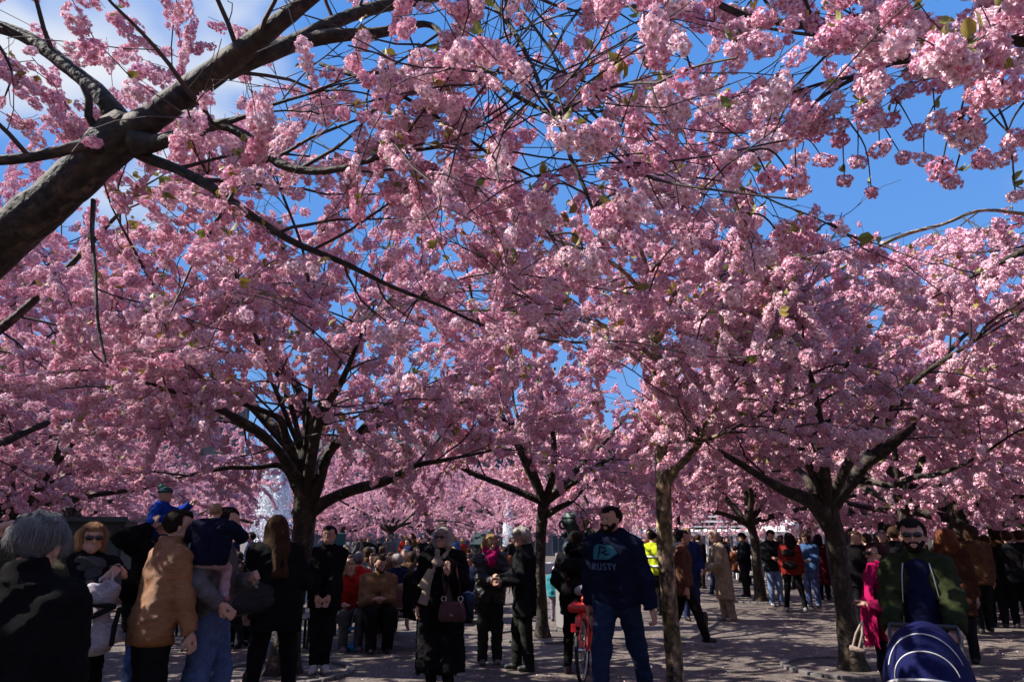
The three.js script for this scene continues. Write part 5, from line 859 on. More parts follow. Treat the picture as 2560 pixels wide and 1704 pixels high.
// 28: the man with the pram
{
  const f = figure('person', 'bearded man in sunglasses, green bomber jacket and navy shirt pushing a pram', { H: 1.66, seed: 33, headTurn: 4, build: 1.0, top: { color: [0.04, 0.05, 0.02], hem: 0.82, puff: 0.034, fold: 0.03, collar: 0.03 }, bottom: { color: BLACK }, hair: { color: hairDark, style: 'short', thick: 0.02, amp: 0.006 }, beard: [0.025, 0.015, 0.012], glasses: true, hl: [0.19, 1.0, 0.36], hr: [-0.19, 1.0, 0.36], elbowOut: 0.3, handL: { dir: [-0.2, -0.3, 1], palm: [0, -1, 0], curl: 1 }, handR: { dir: [0.2, -0.3, 1], palm: [0, -1, 0], curl: 1 } }, placeX(2284, 5.15), -3);
  part('shirt', shape([cap(V(0.03, 1.40, 0.1), 0.05, V(0.045, 0.95, 0.125), 0.075), cap(V(-0.03, 1.40, 0.1), 0.05, V(-0.045, 0.95, 0.125), 0.075)], 0.05, 0.016, folds(0.012, 4)), M([0.012, 0.015, 0.055]), f.root);
  for (const k of [-1, 1]) { const b = new Buf(); b.tube([V(k * 0.085, 1.43, 0.125), V(k * 0.1, 1.34, 0.155), V(k * 0.125, 1.1, 0.178), V(k * 0.14, 0.9, 0.17)], [0.005, 0.005, 0.005, 0.005], 5); part('zip', b.geo(), metalMat, f.root); }
}
figure('person', 'person with auburn hair and a rust coat behind the man with the pram', { H: 1.66, lod: 1, seed: 34, top: { color: [0.10, 0.04, 0.02], hem: 0.6, puff: 0.04 }, hair: { color: [0.16, 0.05, 0.02], style: 'long', long: 0.18, thick: 0.03 } }, placeX(2368, 9.6), 170);
// the child in the striped jacket, the people on the left benches
figure('child', 'small child in a teal striped jacket and pale hat beyond the black coat', { H: 1.02, build: 1.15, lod: 1, seed: 35, top: { color: [0.06, 0.32, 0.38], hem: 0.78, puff: 0.06 }, bottom: { color: [0.35, 0.3, 0.36] }, hat: { color: [0.75, 0.62, 0.66] } }, placeX(1386, 14.4), 170);
figure('person', 'brown-haired woman in black sitting on the left bench with her back to us', { H: 1.6, lod: 1, seed: 36, sit: 0.48, headTurn: -14, top: { color: [0.02, 0.014, 0.018], puff: 0.035 }, bottom: { color: [0.07, 0.07, 0.08] }, hair: { color: [0.12, 0.06, 0.035], style: 'bob', thick: 0.018 } }, placeX(622, 10.5), 165);
figure('person', 'person in black half hidden behind the toddler on the left bench', { H: 1.66, lod: 1, seed: 37, sit: 0.48, headTurn: -20, top: { color: [0.016, 0.014, 0.018], puff: 0.035 }, hair: { color: hairDark, style: 'short', thick: 0.018 } }, placeX(596, 11.4), 20);

// ------------------------------------------------------------------ the crowd farther off: each one a figure, copied from a few models
{
  const R = rng(404), models = [];
  const kinds = [['navy jacket', [0.015, 0.02, 0.06], [0.03, 0.045, 0.1], hairDark, 'short'], ['black coat', BLACK, BLACK, hairBrown, 'short'], ['red jacket', [0.4, 0.03, 0.02], [0.02, 0.02, 0.03], hairBlond, 'bob'], ['grey coat', [0.12, 0.12, 0.13], [0.02, 0.02, 0.025], hairGrey, 'short'], ['denim jacket', [0.05, 0.11, 0.28], [0.05, 0.08, 0.18], hairBlond, 'bob'], ['pale shirt', [0.4, 0.38, 0.37], [0.03, 0.03, 0.04], hairDark, 'short'], ['brown coat', [0.14, 0.07, 0.035], [0.02, 0.02, 0.02], hairBrown, 'bob'], ['rust jacket', [0.22, 0.07, 0.03], [0.03, 0.03, 0.04], hairDark, 'short']];
  kinds.forEach(([n, c, b, h, st], i) => { for (const sit of [false, true]) models.push({ n, sit, make: (p, t, label, group) => figure('person', label, { H: 1.66 + 0.02 * i, lod: 0, seed: 60 + i, sit: sit ? 0.48 : undefined, top: { color: c, hem: 0.78, puff: 0.04 }, bottom: { color: b }, hair: { color: h, style: st, thick: 0.02 }, hl: i % 2 ? [0.15, 0.9, 0.25] : undefined, fr: i % 3 ? undefined : [-0.1, 0, 0.2] }, p, t, group).root }); });
  const firsts = new Map(), pick = [0, 0, 1, 1, 1, 2, 3, 3, 4, 5, 6, 6, 7, 0, 1];
  const put = (k, p, turn, place, group) => {
    const m = models[k], label = `person in a ${m.n} ${m.sit ? 'sitting' : 'standing'} ${place}`;
    if (!firsts.has(k)) { firsts.set(k, m.make(p, turn, label, group)); return; }
    const c = firsts.get(k).clone(); c.name = numbered('person'); scene.add(c); c.position.copy(p); c.rotation.y = turn * Math.PI / 180 + Math.atan2(-p.x, -p.z); c.userData = { label, category: 'person', group }; c.scale.multiplyScalar(0.95 + R() * 0.1);
  };
  // dim figures under the trees at the right
  for (const [X, d, k, t] of [[2140, 12.5, 2, 10], [2168, 13.5, 2, 190], [2206, 14.5, 6, 20], [2238, 12, 2, 170], [2392, 12.6, 2, 185], [2432, 12.4, 12, 200], [2462, 13.4, 2, 170], [2492, 14.6, 12, 20], [2520, 13.2, 2, 190], [2552, 14, 2, 150], [2480, 17.5, 6, 30], [2540, 18, 10, 10], [2350, 15, 2, 160], [2585, 13, 2, 10]]) put(k, placeX(X, d), t, 'in the dim right-edge crowd', 'people in the dim crowd at the right');
  // along the benches and the basin, left and middle
  for (let i = 0; i < 84; i++) { const X = 840 + R() * 440, d = 24 + R() * 18; put(pick[Math.floor(R() * 15)] * 2 + (R() < 0.6 ? 1 : 0), placeX(X, d), R() * 360, 'in the fountain crowd', 'people in the crowd round the fountains'); }
  for (let i = 0; i < 26; i++) { const X = 850 + i * 16 + R() * 8, d = 13.6 + R() * 5; put([0, 1, 1, 3, 6, 1, 0][i % 7] * 2 + 1, placeX(X, d), R() < 0.5 ? 170 + R() * 30 : -20 + R() * 40, 'beyond the benches', 'people sitting beyond the benches'); }
  for (let i = 0; i < 14; i++) { const X = 440 + i * 20 + R() * 10, d = 14 + R() * 5; put([1, 0, 1, 3][i % 4] * 2 + (i % 3 ? 1 : 0), placeX(X, d), R() * 360, 'near the large fountain', 'people near the large fountain'); }
  for (let i = 0; i < 26; i++) { const X = 60 + R() * 620, d = 21 + R() * 18; put(pick[Math.floor(R() * 15)] * 2 + (R() < 0.5 ? 1 : 0), placeX(X, d), R() * 360, 'left of the fountains', 'people in the crowd to the left of the fountains'); }
  for (let i = 0; i < 70; i++) { const X = 1400 + R() * 760, d = 21 + R() * 20; put(pick[Math.floor(R() * 15)] * 2 + (R() < 0.4 ? 1 : 0), placeX(X, d), R() * 360, 'before the white pavilion', 'people in the crowd before the white pavilion'); }
  for (let i = 0; i < 24; i++) { const X = 2180 + R() * 420, d = 20 + R() * 16; put(pick[Math.floor(R() * 15)] * 2, placeX(X, d), R() * 360, 'under the far right trees', 'people in the crowd under the far right trees'); }
}

// ------------------------------------------------------------------ benches
{
  const wood = mat(0.12, 0.05, 0.035, { roughness: 0.6 }), iron = mat(0.02, 0.022, 0.022, { roughness: 0.5, metalness: 0.6 });
  const plank = new RoundedBoxGeometry(1.9, 0.028, 0.085, 2, 0.008), plankB = new RoundedBoxGeometry(1.9, 0.085, 0.026, 2, 0.008);
  const b = thing('park_bench', 'dark red slatted bench under the bearded man and the seated red jacket', 'bench', placeX(925, 11.05), 0.05);
  for (let k = 0; k < 4; k++) part('plank', plank, wood, b, [0, 0.44, -0.16 + k * 0.11]);
  for (let k = 0; k < 3; k++) part('plank', plankB, wood, b, [0, 0.56 + k * 0.12, -0.25 - k * 0.03], [-0.2, 0, 0]);
  for (const x of [-0.8, 0.8]) { const f = new Buf(); f.tube([V(x, 0, 0.2), V(x, 0.42, 0.18), V(x, 0.42, -0.2), V(x, 0, -0.3)], [0.022, 0.022, 0.022, 0.022], 6); f.tube([V(x, 0.42, -0.2), V(x, 0.88, -0.36)], [0.02, 0.018], 6); part('leg', f.geo(), iron, b); }
  const more = [['dark red slatted bench behind the bearded man, seen from its back', 965, 12.1, Math.PI + 0.04], ['dark red slatted bench at the left under the brown-haired woman', 640, 10.75, Math.PI - 0.1], ['dark red slatted bench half hidden behind the toddler', 560, 11.6, 0.1], ['dark red slatted bench behind the man in the tan jacket', 330, 11.8, 0.2]];
  for (const [l, X, d, t] of more) { const c = b.clone(); c.name = numbered('park_bench'); scene.add(c); c.position.copy(placeX(X, d)); c.rotation.y = t; tag(c, l, 'bench', 'park benches'); }
  b.userData.group = 'park benches';
}
// ------------------------------------------------------------------ shiny blue bag on the ground
{
  const p = thing('plastic_bag', 'shiny blue plastic bag on the ground beside the seated woman in red', 'bag', placeX(901, 10.6), 0.2);
  part('bag', shape([cap(V(-0.09, 0.05, 0), 0.045, V(0.09, 0.05, 0), 0.045), cap(V(-0.07, 0.3, 0), 0.03, V(0.07, 0.32, 0), 0.03)], 0.08, 0.016, folds(0.04, 3)), mat(0.02, 0.22, 0.5, { roughness: 0.25 }), p);
  const h = new Buf(); h.tube([V(-0.06, 0.33, 0), V(-0.04, 0.47, 0.02), V(0.0, 0.56, 0.02)], [0.012, 0.01, 0.01], 5); h.tube([V(0.06, 0.34, 0), V(0.04, 0.47, 0.02), V(0.0, 0.56, 0.02)], [0.012, 0.01, 0.01], 5); part('handle', h.geo(), mat(0.3, 0.27, 0.25), p);
}
// ------------------------------------------------------------------ fountains
{
  const stone = mat(0.28, 0.27, 0.26, { roughness: 0.7 }), waterM = new THREE.MeshPhysicalMaterial({ color: 0xffffff, roughness: 0.05, transmission: 1, thickness: 0.2, ior: 1.33 });
  const dropM = mat(0.92, 0.94, 0.97, { roughness: 0.35 });
  const fountain = (label, p, s, seed, sideways) => {
    const f = thing('fountain', label, 'fountain', p, 0, 'fountains of the square'), R = rng(seed);
    part('basin', new THREE.LatheGeometry([[0, 0.02], [2.4, 0.02], [2.45, 0.45], [2.75, 0.47], [2.8, 0]].map(([x, y]) => new THREE.Vector2(x * s, y)), 40), stone, f);
    part('water', new THREE.CircleGeometry(2.4 * s, 40).rotateX(-Math.PI / 2), waterM, f, [0, 0.36, 0]);
    part('nozzle', new THREE.CylinderGeometry(0.05, 0.08, 0.6, 12), metalMat, f, [0, 0.3, 0]);
    const n = 9000, im = new THREE.InstancedMesh(new THREE.OctahedronGeometry(1, 0), dropM, n), m = new THREE.Matrix4(), q = new THREE.Quaternion();
    for (let i = 0; i < n; i++) {
      const a = sideways ? (i % 6) / 6 * Math.PI * 2 + Math.PI + (R() - 0.5) * 0.3 : R() * 6.28, T = 1.0, t = R() * T, v = (3.1 + 0.2 * R()) * s, out = (0.42 + 0.2 * (R() - 0.5)) * s * (sideways ? 1 : 0.35), spread = 0.03 + 0.20 * t * t;
      const k = Math.pow(t, 0.8), y = 0.55 + v * 4 * (k * 0.92) * (1.06 - k) * 0.98, r = out * k * (R() < 0.25 ? 0.4 : 1);
      const c = 0.012 + R() * 0.018; m.compose(V(Math.cos(a) * r + (R() - 0.5) * spread * 1.6, y + (R() - 0.5) * spread * 1.4, Math.sin(a) * r + (R() - 0.5) * spread * 1.6), q.setFromAxisAngle(V(0, 0, 1), R()), V(c, c * (1.3 + R() * 2.2), c)); im.setMatrixAt(i, m);
    }
    im.name = 'water_spray'; im.userData.kind = 'stuff'; im.castShadow = true; f.add(im);
    return f;
  };
  fountain('large fountain throwing white spray behind the long-haired woman and the trunk', placeX(676, 21), 0.98, 5, true);
  fountain('farther fountain with a narrow white jet behind the white-haired person', placeX(1270, 37), 0.92, 6, false);
}
// ------------------------------------------------------------------ dark kiosks and the bronze urn
{
  const green = mat(0.012, 0.028, 0.028, { roughness: 0.55 }), trim = mat(0.02, 0.05, 0.05, { roughness: 0.5 });
  const k1 = thing('kiosk', 'dark green kiosk behind the woman looking at her phone', 'kiosk', placeX(262, 19), 0.1);
  part('cabin', new THREE.BoxGeometry(1.5, 2.0, 1.4), green, k1, [0, 1.0, 0]); part('roof', new THREE.BoxGeometry(1.8, 0.12, 1.7), trim, k1, [0, 2.06, 0]);
  for (const x of [-0.37, 0.37]) part('panel', new RoundedBoxGeometry(0.62, 1.0, 0.04, 2, 0.01), trim, k1, [x, 1.25, 0.712]); part('counter', new THREE.BoxGeometry(1.5, 0.06, 0.3), trim, k1, [0, 0.66, 0.85]);
  const k2 = thing('kiosk', 'dark blue-green awning stall left of the woman in the magenta scarf', 'kiosk', placeX(1203, 33), -0.3); k2.scale.set(0.42, 0.95, 0.42);
  part('cabin', new THREE.BoxGeometry(1.3, 1.5, 1.2), green, k2, [0, 0.75, 0]); part('awning', new THREE.BoxGeometry(1.7, 0.06, 1.3).rotateX(0.5), mat(0.01, 0.025, 0.03), k2, [0, 1.75, 0.3]); for (const x of [-0.7, 0.7]) part('post', new THREE.CylinderGeometry(0.03, 0.03, 1.6, 8), green, k2, [x, 0.8, 0.75]);
  const k3 = thing('sign_board', 'small dark green board on a post right of the smiling woman', 'sign', placeX(846, 15), 0.1);
  part('post', new THREE.CylinderGeometry(0.03, 0.03, 1.5, 8), green, k3, [0, 0.75, 0]); part('board', new RoundedBoxGeometry(0.30, 0.24, 0.03, 2, 0.01), mat(0.02, 0.09, 0.09), k3, [0, 1.55, 0.02]);
  const u = thing('bronze_urn', 'dark bronze urn with bulging relief on a plinth beside the man in the sweatshirt', 'urn', placeX(1440, 13.2), 0.3), bronze = mat(0.020, 0.034, 0.034, { roughness: 0.5, metalness: 0.5 });
  part('plinth', new RoundedBoxGeometry(0.62, 1.3, 0.62, 2, 0.03), mat(0.16, 0.15, 0.15), u, [0, 0.65, 0]);
  part('vessel', netMesh((x, y, z) => { const r = Math.hypot(x, z), a = Math.atan2(z, x), yy = y - 1.3, prof = 0.20 + 0.05 * Math.sin(clamp(yy / 0.72) * 9.4 + 0.6) + (yy > 0.62 ? 0.03 : 0); return Math.max(r - prof * (1 + 0.05 * Math.sin(a * 6) * Math.sin(yy * 14)), y - 2.03, 1.29 - y) * 0.8; }, [-0.36, 1.25, -0.36], [0.36, 2.08, 0.36], 0.02), bronze, u);
  for (const k of [-1, 1]) part('handle', new THREE.TorusGeometry(0.07, 0.022, 8, 16), bronze, u, [k * 0.25, 1.8, 0]);
  for (const a of [0.2, 1.9, 3.4, 4.8]) part('relief', new THREE.SphereGeometry(0.06, 12, 8), bronze, u, [Math.cos(a) * 0.215, 1.62, Math.sin(a) * 0.215]);
}
// ------------------------------------------------------------------ white pavilion and tent
{
  const white = mat(0.72, 0.72, 0.72, { roughness: 0.6 }), glass = new THREE.MeshPhysicalMaterial({ color: 0xffffff, transmission: 1, roughness: 0.05, thickness: 0 });
  const p = thing('pavilion', 'white pergola pavilion with open beams beyond the crowd', 'pavilion', placeX(1768, 30), -0.06); p.scale.setScalar(0.72);
  for (let k = 0; k < 7; k++) for (const z of [0, -3]) part('post', new THREE.BoxGeometry(0.16, 2.5, 0.16), white, p, [-4.8 + k * 1.6, 1.25, z]);
  for (const [y, z] of [[2.55, 0], [2.55, -3]]) part('beam', new THREE.BoxGeometry(10.2, 0.2, 0.2), white, p, [0, y, z]);
  for (let k = 0; k < 13; k++) part('rafter', new THREE.BoxGeometry(0.09, 0.14, 3.8), white, p, [-4.8 + k * 0.8, 2.73, -1.5]);
  for (let k = 0; k < 3; k++) part('louvre', new THREE.BoxGeometry(4.2, 0.1, 0.3), white, p, [0.4, 2.95 + k * 0.3, -0.6 - k * 0.3]);
  part('stair_rail', new THREE.BoxGeometry(1.8, 0.1, 0.1).rotateZ(0.5), white, p, [-2.4, 3.1, -0.6]);
  for (let k = 0; k < 6; k++) part('pane', new THREE.BoxGeometry(1.4, 1.6, 0.02), glass, p, [-4 + k * 1.6, 1.5, -2.98]); part('wall', new THREE.BoxGeometry(9.8, 0.7, 0.12), white, p, [0, 0.35, -3]);
  const t = thing('tent', 'small white tent roof behind the person in denim', 'tent', placeX(1984, 36), 0.2), c = new THREE.ConeGeometry(1.5, 0.55, 4, 1); c.rotateY(Math.PI / 4);
  part('roof', c, white, t, [0, 2.55, 0]); for (const x of [-1, 1]) for (const z of [-1, 1]) part('post', new THREE.CylinderGeometry(0.03, 0.03, 2.3, 8), white, t, [x, 1.15, z]);
  part('valance', new THREE.BoxGeometry(2.1, 0.2, 2.1), white, t, [0, 2.2, 0]);
}
// ------------------------------------------------------------------ red bicycle
{
  const bk = thing('bicycle', 'red city bicycle standing behind the man in the hooded sweatshirt', 'bicycle', placeX(1448, 8.25), Math.PI - 0.28), red = mat(0.55, 0.022, 0.014, { roughness: 0.3 }), rubber = mat(0.015, 0.015, 0.016), chrome = mat(0.6, 0.6, 0.6, { metalness: 1, roughness: 0.25 }), blackM = mat(0.02, 0.02, 0.022, { roughness: 0.4 });
  // rear wheel at the origin, front along +z
  for (const [z, n] of [[0, 'rear'], [1.08, 'front']]) {
    const w = new THREE.Group(); w.name = 'wheel'; w.position.set(0, 0.34, z); bk.add(w);
    part('tyre', new THREE.TorusGeometry(0.322, 0.02, 10, 48).rotateY(Math.PI / 2), rubber, w); part('rim', new THREE.TorusGeometry(0.3, 0.011, 8, 48).rotateY(Math.PI / 2), chrome, w);
    const s = new Buf(); for (let k = 0; k < 28; k++) { const a = k / 28 * 6.283; s.tube([V((k % 2 ? 1 : -1) * 0.025, Math.sin(a + 0.35) * 0.025, Math.cos(a + 0.35) * 0.025), V(0, Math.sin(a) * 0.3, Math.cos(a) * 0.3)], [0.0016, 0.0016], 3, false); } part('spoke', s.geo(), chrome, w).userData.kind = 'stuff';
    part('hub', new THREE.CylinderGeometry(0.025, 0.025, 0.08, 12).rotateZ(Math.PI / 2), chrome, w);
    const fen = new THREE.TorusGeometry(0.36, 0.034, 8, 30, 2.5); fen.rotateY(-Math.PI / 2); fen.rotateX(n === 'rear' ? 0.15 : 0.5); const g = part('mudguard', fen, red, bk, [0, 0.34, z]); g.scale.set(1.1, 1, 1);
  }
  const fr = new Buf(); for (const [a, b, r] of [[[0, 0.3, 0.45], [0, 0.78, 0.32], 0.017], [[0, 0.3, 0.45], [0, 0.72, 0.92], 0.02], [[0, 0.56, 0.38], [0, 0.82, 0.88], 0.018], [[0.06, 0.34, 0], [0.02, 0.72, 0.33], 0.01], [[-0.06, 0.34, 0], [-0.02, 0.72, 0.33], 0.01], [[0.06, 0.34, 0], [0.03, 0.3, 0.45], 0.011], [[-0.06, 0.34, 0], [-0.03, 0.3, 0.45], 0.011], [[0.05, 0.34, 1.08], [0.03, 0.72, 0.94], 0.014], [[-0.05, 0.34, 1.08], [-0.03, 0.72, 0.94], 0.014], [[0, 0.7, 0.93], [0, 0.98, 0.85], 0.019]]) fr.tube([V(...a), V(...b)], [r, r], 8); part('frame', fr.geo(), red, bk);
  const st = new Buf(); st.tube([V(0, 0.76, 0.325), V(0, 0.93, 0.285)], [0.014, 0.014], 8); part('seat_post', st.geo(), chrome, bk);
  part('saddle', shape([cap(V(0.06, 0.95, 0.2), 0.05, V(-0.06, 0.95, 0.2), 0.05), cap(V(0, 0.96, 0.22), 0.05, V(0, 0.955, 0.42), 0.025)], 0.06, 0.012), mat(0.3, 0.29, 0.28, { roughness: 0.5 }), bk);
  const hb = new Buf(); hb.tube([V(-0.3, 1.02, 0.62), V(-0.24, 1.03, 0.76), V(0, 1.0, 0.86), V(0.24, 1.03, 0.76), V(0.3, 1.02, 0.62)], [0.013, 0.012, 0.012, 0.012, 0.013], 8); part('handlebar', hb.geo(), chrome, bk);
  for (const k of [-1, 1]) { const gr = new Buf(); gr.tube([V(k * 0.3, 1.02, 0.63), V(k * 0.325, 1.015, 0.52)], [0.018, 0.018], 8); part('grip', gr.geo(), blackM, bk); }
  const ck = new Buf(); ck.tube([V(0.08, 0.3, 0.45), V(0.09, 0.15, 0.5)], [0.009, 0.009], 6); ck.tube([V(-0.08, 0.3, 0.45), V(-0.09, 0.45, 0.4)], [0.009, 0.009], 6); part('crank', ck.geo(), chrome, bk);
  for (const [k, y, z] of [[0.14, 0.14, 0.5], [-0.14, 0.46, 0.4]]) part('pedal', new RoundedBoxGeometry(0.09, 0.025, 0.07, 2, 0.006), blackM, bk, [k, y, z]);
  part('chain_guard', new RoundedBoxGeometry(0.02, 0.09, 0.5, 2, 0.01), red, bk, [0.075, 0.33, 0.25]);
  part('carrier_box', shape([cap(V(-0.1, 0.78, -0.02), 0.05, V(0.1, 0.78, -0.02), 0.05), cap(V(-0.1, 0.8, 0.14), 0.04, V(0.1, 0.8, 0.14), 0.04), cap(V(-0.11, 0.86, -0.04), 0.025, V(-0.03, 0.88, 0.0), 0.03)], 0.05, 0.014), mat(0.62, 0.03, 0.015, { roughness: 0.35 }), bk);
  part('rear_lamp', new RoundedBoxGeometry(0.06, 0.09, 0.03, 2, 0.01), mat(0.4, 0.01, 0.02, { roughness: 0.2 }), bk, [0.03, 0.6, -0.29]);
}
// ------------------------------------------------------------------ the pram
{
  const p = thing('pram', 'navy pram with a round hood edged in white piping', 'pram', placeX(2268, 4.25), -0.53), navy = M([0.014, 0.017, 0.095], { roughness: 0.75 }), deep = M([0.014, 0.018, 0.10]), piping = mat(0.5, 0.49, 0.48, { roughness: 0.4 }), frame = mat(0.02, 0.02, 0.022, { roughness: 0.4 });
  const E = [0, 0.70, -0.08, 0.295, 0.385, 0.46], hoodF = (x, y, z) => Math.max((Math.hypot(x / E[3], (y - E[1]) / E[4], (z - E[2]) / E[5]) - 1) * 0.29, 0.6 - y, -0.34 - z);
  part('hood', netMesh((x, y, z) => hoodF(x, y, z) + (noise3(x * 9, y * 9, z * 9) - 0.5) * 0.008, [-0.34, 0.56, -0.5], [0.34, 1.12, 0.46], 0.014), navy, p);
  part('body', netMesh((x, y, z) => { const e = Math.hypot(x / 0.33, (y - 0.64) / 0.3, (z - 0.05) / 0.50); return Math.max((e - 1) * 0.28, y - 0.68) + (noise3(x * 8, y * 8, z * 8) - 0.5) * 0.012; }, [-0.38, 0.3, -0.52], [0.38, 0.72, 0.62], 0.018), deep, p);
  part('apron', netMesh((x, y, z) => { const e = Math.hypot(x / 0.335, (y - 0.62) / 0.17, (z - 0.2) / 0.40); return Math.max((e - 1) * 0.16, 0.58 - y) + (noise3(x * 7, y * 7, z * 7) - 0.5) * 0.014; }, [-0.38, 0.54, -0.25], [0.38, 0.84, 0.64], 0.016), navy, p);
  const front = (x, y, out) => { const q = 1 - (x / E[3]) ** 2 - ((y - E[1]) / E[4]) ** 2; return V(x, y, E[2] + E[5] * Math.sqrt(Math.max(0, q)) + out); };
  const line = (f, r, m) => { const b = new Buf(), q = []; for (let k = 0; k <= 32; k++) q.push(f(k / 32)); b.tube(q, q.map(() => r), 6); part('piping', b.geo(), m, p); };
  line((t) => { const a = mixn(0.35, 2.9, t); return front(Math.cos(a) * 0.235, 0.80 + Math.sin(a) * 0.235, 0.003); }, 0.004, piping);
  line((t) => { const a = mixn(0.2, 3.2, t); return front(Math.cos(a) * 0.195, 0.80 + Math.sin(a) * 0.155, 0.003); }, 0.004, piping);
  line((t) => { const a = mixn(0.0, 3.1416, t); return front(Math.cos(a) * 0.29, 0.70 + Math.sin(a) * 0.12, 0.004); }, 0.009, mat(0.35, 0.35, 0.36, { roughness: 0.4 }));
  line((t) => { const a = mixn(3.25, 6.2, t); return front(Math.cos(a) * 0.19, 0.80 + Math.sin(a) * 0.10, 0.003).add(V(0, 0, 0.03 * Math.sin(t * 3.1416))); }, 0.004, piping);
  for (const k of [-1, 1]) line((t) => V(k * (0.285 + 0.035 * Math.sin(t * 3.1)), 0.70 - t * 0.3, 0.2 + 0.2 * Math.sin(t * 2.0)), 0.0055, piping);
  const fr = new Buf(); for (const k of [-1, 1]) { fr.tube([V(k * 0.24, 1.0, -0.72), V(k * 0.25, 0.85, -0.5), V(k * 0.25, 0.42, 0.05), V(k * 0.27, 0.2, 0.42)], [0.014, 0.014, 0.014, 0.014], 8); fr.tube([V(k * 0.25, 0.5, 0.1), V(k * 0.27, 0.2, -0.38)], [0.014, 0.014], 8); } fr.tube([V(-0.24, 1.0, -0.72), V(0.24, 1.0, -0.72)], [0.018, 0.018], 8); part('chassis', fr.geo(), frame, p);
  for (const x of [-0.29, 0.29]) for (const z of [-0.4, 0.44]) { const w = new THREE.Group(); w.name = 'wheel'; w.position.set(x, 0.16, z); p.add(w); part('tyre', new THREE.TorusGeometry(0.135, 0.024, 10, 28).rotateY(Math.PI / 2), mat(0.02, 0.02, 0.02), w); part('rim', new THREE.CylinderGeometry(0.115, 0.115, 0.02, 24).rotateZ(Math.PI / 2), mat(0.3, 0.3, 0.32, { metalness: 0.7 }), w); }
  p.scale.set(0.8, 0.97, 0.9);
  part('label_patch', new RoundedBoxGeometry(0.055, 0.035, 0.006, 2, 0.002), mat(0.12, 0.13, 0.2), p, [0.02, 0.765, 0.5], [-0.9, 0, 0]);
}
// ------------------------------------------------------------------ a motorbike-like pram wheel group at the right: a parked child's pram
{
  const p = thing('pram', 'small dark pram with pale wheels parked far off left of the crooked trunk', 'pram', placeX(2085, 20.5), 1.1), dk = mat(0.02, 0.02, 0.025);
  part('body', shape([cap(V(-0.05, 0.6, -0.25), 0.2, V(0, 0.6, 0.25), 0.2)], 0.1, 0.04), dk, p); part('hood', shape([cap(V(-0.12, 0.85, -0.2), 0.22, V(0.12, 0.85, -0.2), 0.22)], 0.1, 0.04), dk, p);
  for (const x of [-0.26, 0.26]) for (const z of [-0.35, 0.35]) part('wheel', new THREE.TorusGeometry(0.19, 0.035, 8, 24).rotateY(Math.PI / 2), mat(0.5, 0.48, 0.46), p, [x, 0.225, z]);
  const h = new Buf(); h.tube([V(-0.2, 0.4, 0), V(-0.2, 1.0, 0.6), V(0.2, 1.0, 0.6), V(0.2, 0.4, 0)], [0.014, 0.014, 0.014, 0.014], 6); part('handle', h.geo(), dk, p);
}
// ------------------------------------------------------------------ houses round the square
{
  const R = rng(9), glassM = mat(0.03, 0.04, 0.055, { roughness: 0.08 }), house = (label, x, z, w, h, d, turn, col, storeys, bays) => {
    const g = thing('town_house', label, 'building', V(x, 0, z), turn, 'houses round the square'), wm = mat(...col, { roughness: 0.9 }), tm = mat(col[0] * 1.25, col[1] * 1.25, col[2] * 1.25), roofM = mat(0.05, 0.05, 0.055, { roughness: 0.6 });
    part('wall', new THREE.BoxGeometry(w, h, d), wm, g, [0, h / 2, -d / 2]);
    const rs = new THREE.Shape(); rs.moveTo(-d / 2 - 0.4, 0); rs.lineTo(-d / 2 + 1.6, 2.6); rs.lineTo(d / 2 - 1.6, 2.6); rs.lineTo(d / 2 + 0.4, 0); rs.closePath();
    const rg = new THREE.ExtrudeGeometry(rs, { depth: w + 0.3, bevelEnabled: false }); rg.rotateY(Math.PI / 2); rg.translate(-w / 2 - 0.15, h + 0.003, -d / 2); part('roof', rg, roofM, g);
    part('cornice', new THREE.BoxGeometry(w + 0.2, 0.4, 0.5), tm, g, [0, h - 0.3, 0.252]);
    const fg = new THREE.BoxGeometry(1.5, 2.2, 0.12), pg = new THREE.BoxGeometry(0.56, 1.9, 0.05), sh = h / storeys;
    for (let s = 0; s < storeys; s++) for (let b = 0; b < bays; b++) {
      const f = part('window', fg, tm, g, [(b + 0.5) / bays * w - w / 2, s * sh + sh * 0.55, 0.062]);
      for (const k of [-0.33, 0.33]) part('pane', pg, glassM, f, [k, 0, 0.04]);
    }
    for (let s = 1; s < storeys; s++) part('string_course', new THREE.BoxGeometry(w, 0.18, 0.14), tm, g, [0, s * sh, 0.073]);
  };
  house('grey stone house behind the far trees at the left', -46, -70, 34, 17, 14, 0.35, [0.13, 0.12, 0.115], 5, 11);
  house('dark grey house behind the far trees in the middle', -6, -78, 38, 11, 14, 0, [0.10, 0.10, 0.105], 5, 12);
  house('brown-grey house behind the far trees right of the middle', 34, -76, 38, 14.5, 14, -0.12, [0.14, 0.12, 0.10], 4, 12);
  house('grey house at the end of the right-hand rows of trees', 70, -56, 36, 14, 14, -0.7, [0.12, 0.12, 0.125], 4, 11);
  house('stone house behind the camera on the near side of the square', 4, 46, 60, 16, 12, Math.PI, [0.13, 0.12, 0.11], 5, 16);
  house('tall stone house closing the left side of the square', -58, -26, 40, 18, 14, 1.3, [0.14, 0.13, 0.12], 5, 13);
}
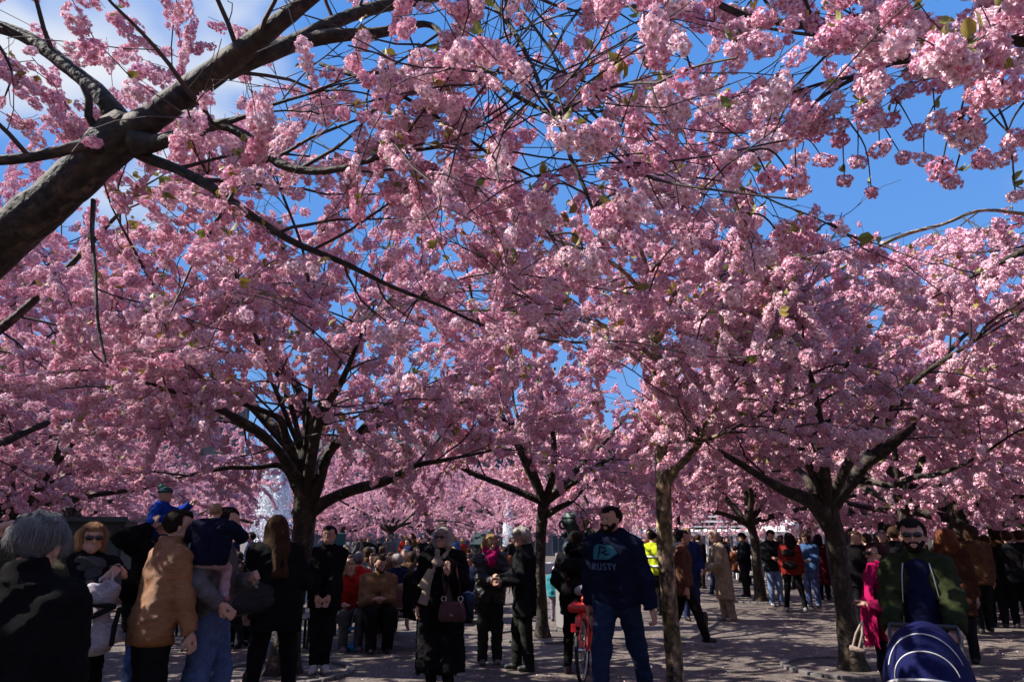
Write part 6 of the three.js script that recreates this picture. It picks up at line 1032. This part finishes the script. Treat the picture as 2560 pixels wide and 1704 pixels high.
// ------------------------------------------------------------------ fallen petals and tree pits
{
  const R = rng(55), g = new THREE.CircleGeometry(0.012, 5); g.rotateX(-Math.PI / 2); const pos = g.attributes.position; for (let i = 0; i < pos.count; i++) pos.setY(i, (pos.getX(i) ** 2 + pos.getZ(i) ** 2) * 22); g.computeVertexNormals();
  const n = 5000, im = new THREE.InstancedMesh(g, mat(0.72, 0.44, 0.50), n), m = new THREE.Matrix4(), q = new THREE.Quaternion();
  for (let i = 0; i < n; i++) { const z = -7 - 26 * Math.pow(R(), 1.6), x = (R() - 0.5) * 2 * (-z) * 0.9; m.compose(V(x, 0.006, z), q.setFromEuler(new THREE.Euler((R() - 0.5) * 0.5, R() * 6.28, (R() - 0.5) * 0.5)), V(0.7 + R() * 0.7, 1, 0.6 + R() * 0.5)); im.setMatrixAt(i, m); }
  im.name = 'fallen_petals'; im.userData.kind = 'stuff'; im.userData.label = 'fallen pink petals scattered over the paving'; im.receiveShadow = true; scene.add(im);
  const soil = mat(0.09, 0.07, 0.06, { bumpMap: gravelBump, bumpScale: 0.02 }), stoneM = mat(0.10, 0.092, 0.088, { roughness: 0.8 });
  const pits = [[705, 1682, 'at the foot of the tree behind the long-haired woman'], [1352, 1592, 'at the foot of the thin forked tree in the middle'], [2137, 1672, 'at the foot of the crooked tree beside the pink scarf'], [2420, 1522, 'at the foot of the leaning tree at the right'], [1902, 1502, 'at the foot of the banded tree']];
  for (const [X, Y, where] of pits) {
    const t = thing('tree_pit', 'soil bed edged with stones ' + where, 'tree pit', onGround(X, Y));
    part('soil', new THREE.CircleGeometry(0.74, 28).rotateX(-Math.PI / 2), soil, t, [0, 0.004, 0]);
    const sg = new RoundedBoxGeometry(0.15, 0.05, 0.1, 1, 0.012); for (let k = 0; k < 30; k++) { const a = k / 30 * 6.283; part('stone', sg, stoneM, t, [Math.cos(a) * 0.8, 0.008 + R() * 0.008, Math.sin(a) * 0.8], [0, -a + Math.PI / 2 + (R() - 0.5) * 0.12, 0]); }
  }
}

// ------------------------------------------------------------------ labels of look-alikes say which one, counted from the left
{
  const same = new Map();
  for (const o of scene.children) if (o.userData.group && o.userData.label) { const k = o.userData.group + '|' + o.userData.label; if (!same.has(k)) same.set(k, []); same.get(k).push(o); }
  const nth = (n) => n + (n % 100 > 10 && n % 100 < 14 ? 'th' : n % 10 === 1 ? 'st' : n % 10 === 2 ? 'nd' : n % 10 === 3 ? 'rd' : 'th');
  for (const list of same.values()) {
    const seen = list.filter((o) => o.position.z < -2); if (seen.length < 2) continue;
    const a = (o) => { const [x] = pixelOf(V(o.position.x, EYE, o.position.z)); return x; }; seen.sort((p, q) => a(p) - a(q));
    seen.forEach((o, i) => { o.userData.label += i ? `, ${nth(i + 1)} from left` : ', leftmost'; });
  }
}
if (globalThis.LABELS) for (const o of scene.children) if (o.userData.label && o.userData.label.split(/\s+/).length > 16) console.log(o.name, o.userData.label);

renderer.render(scene, camera);
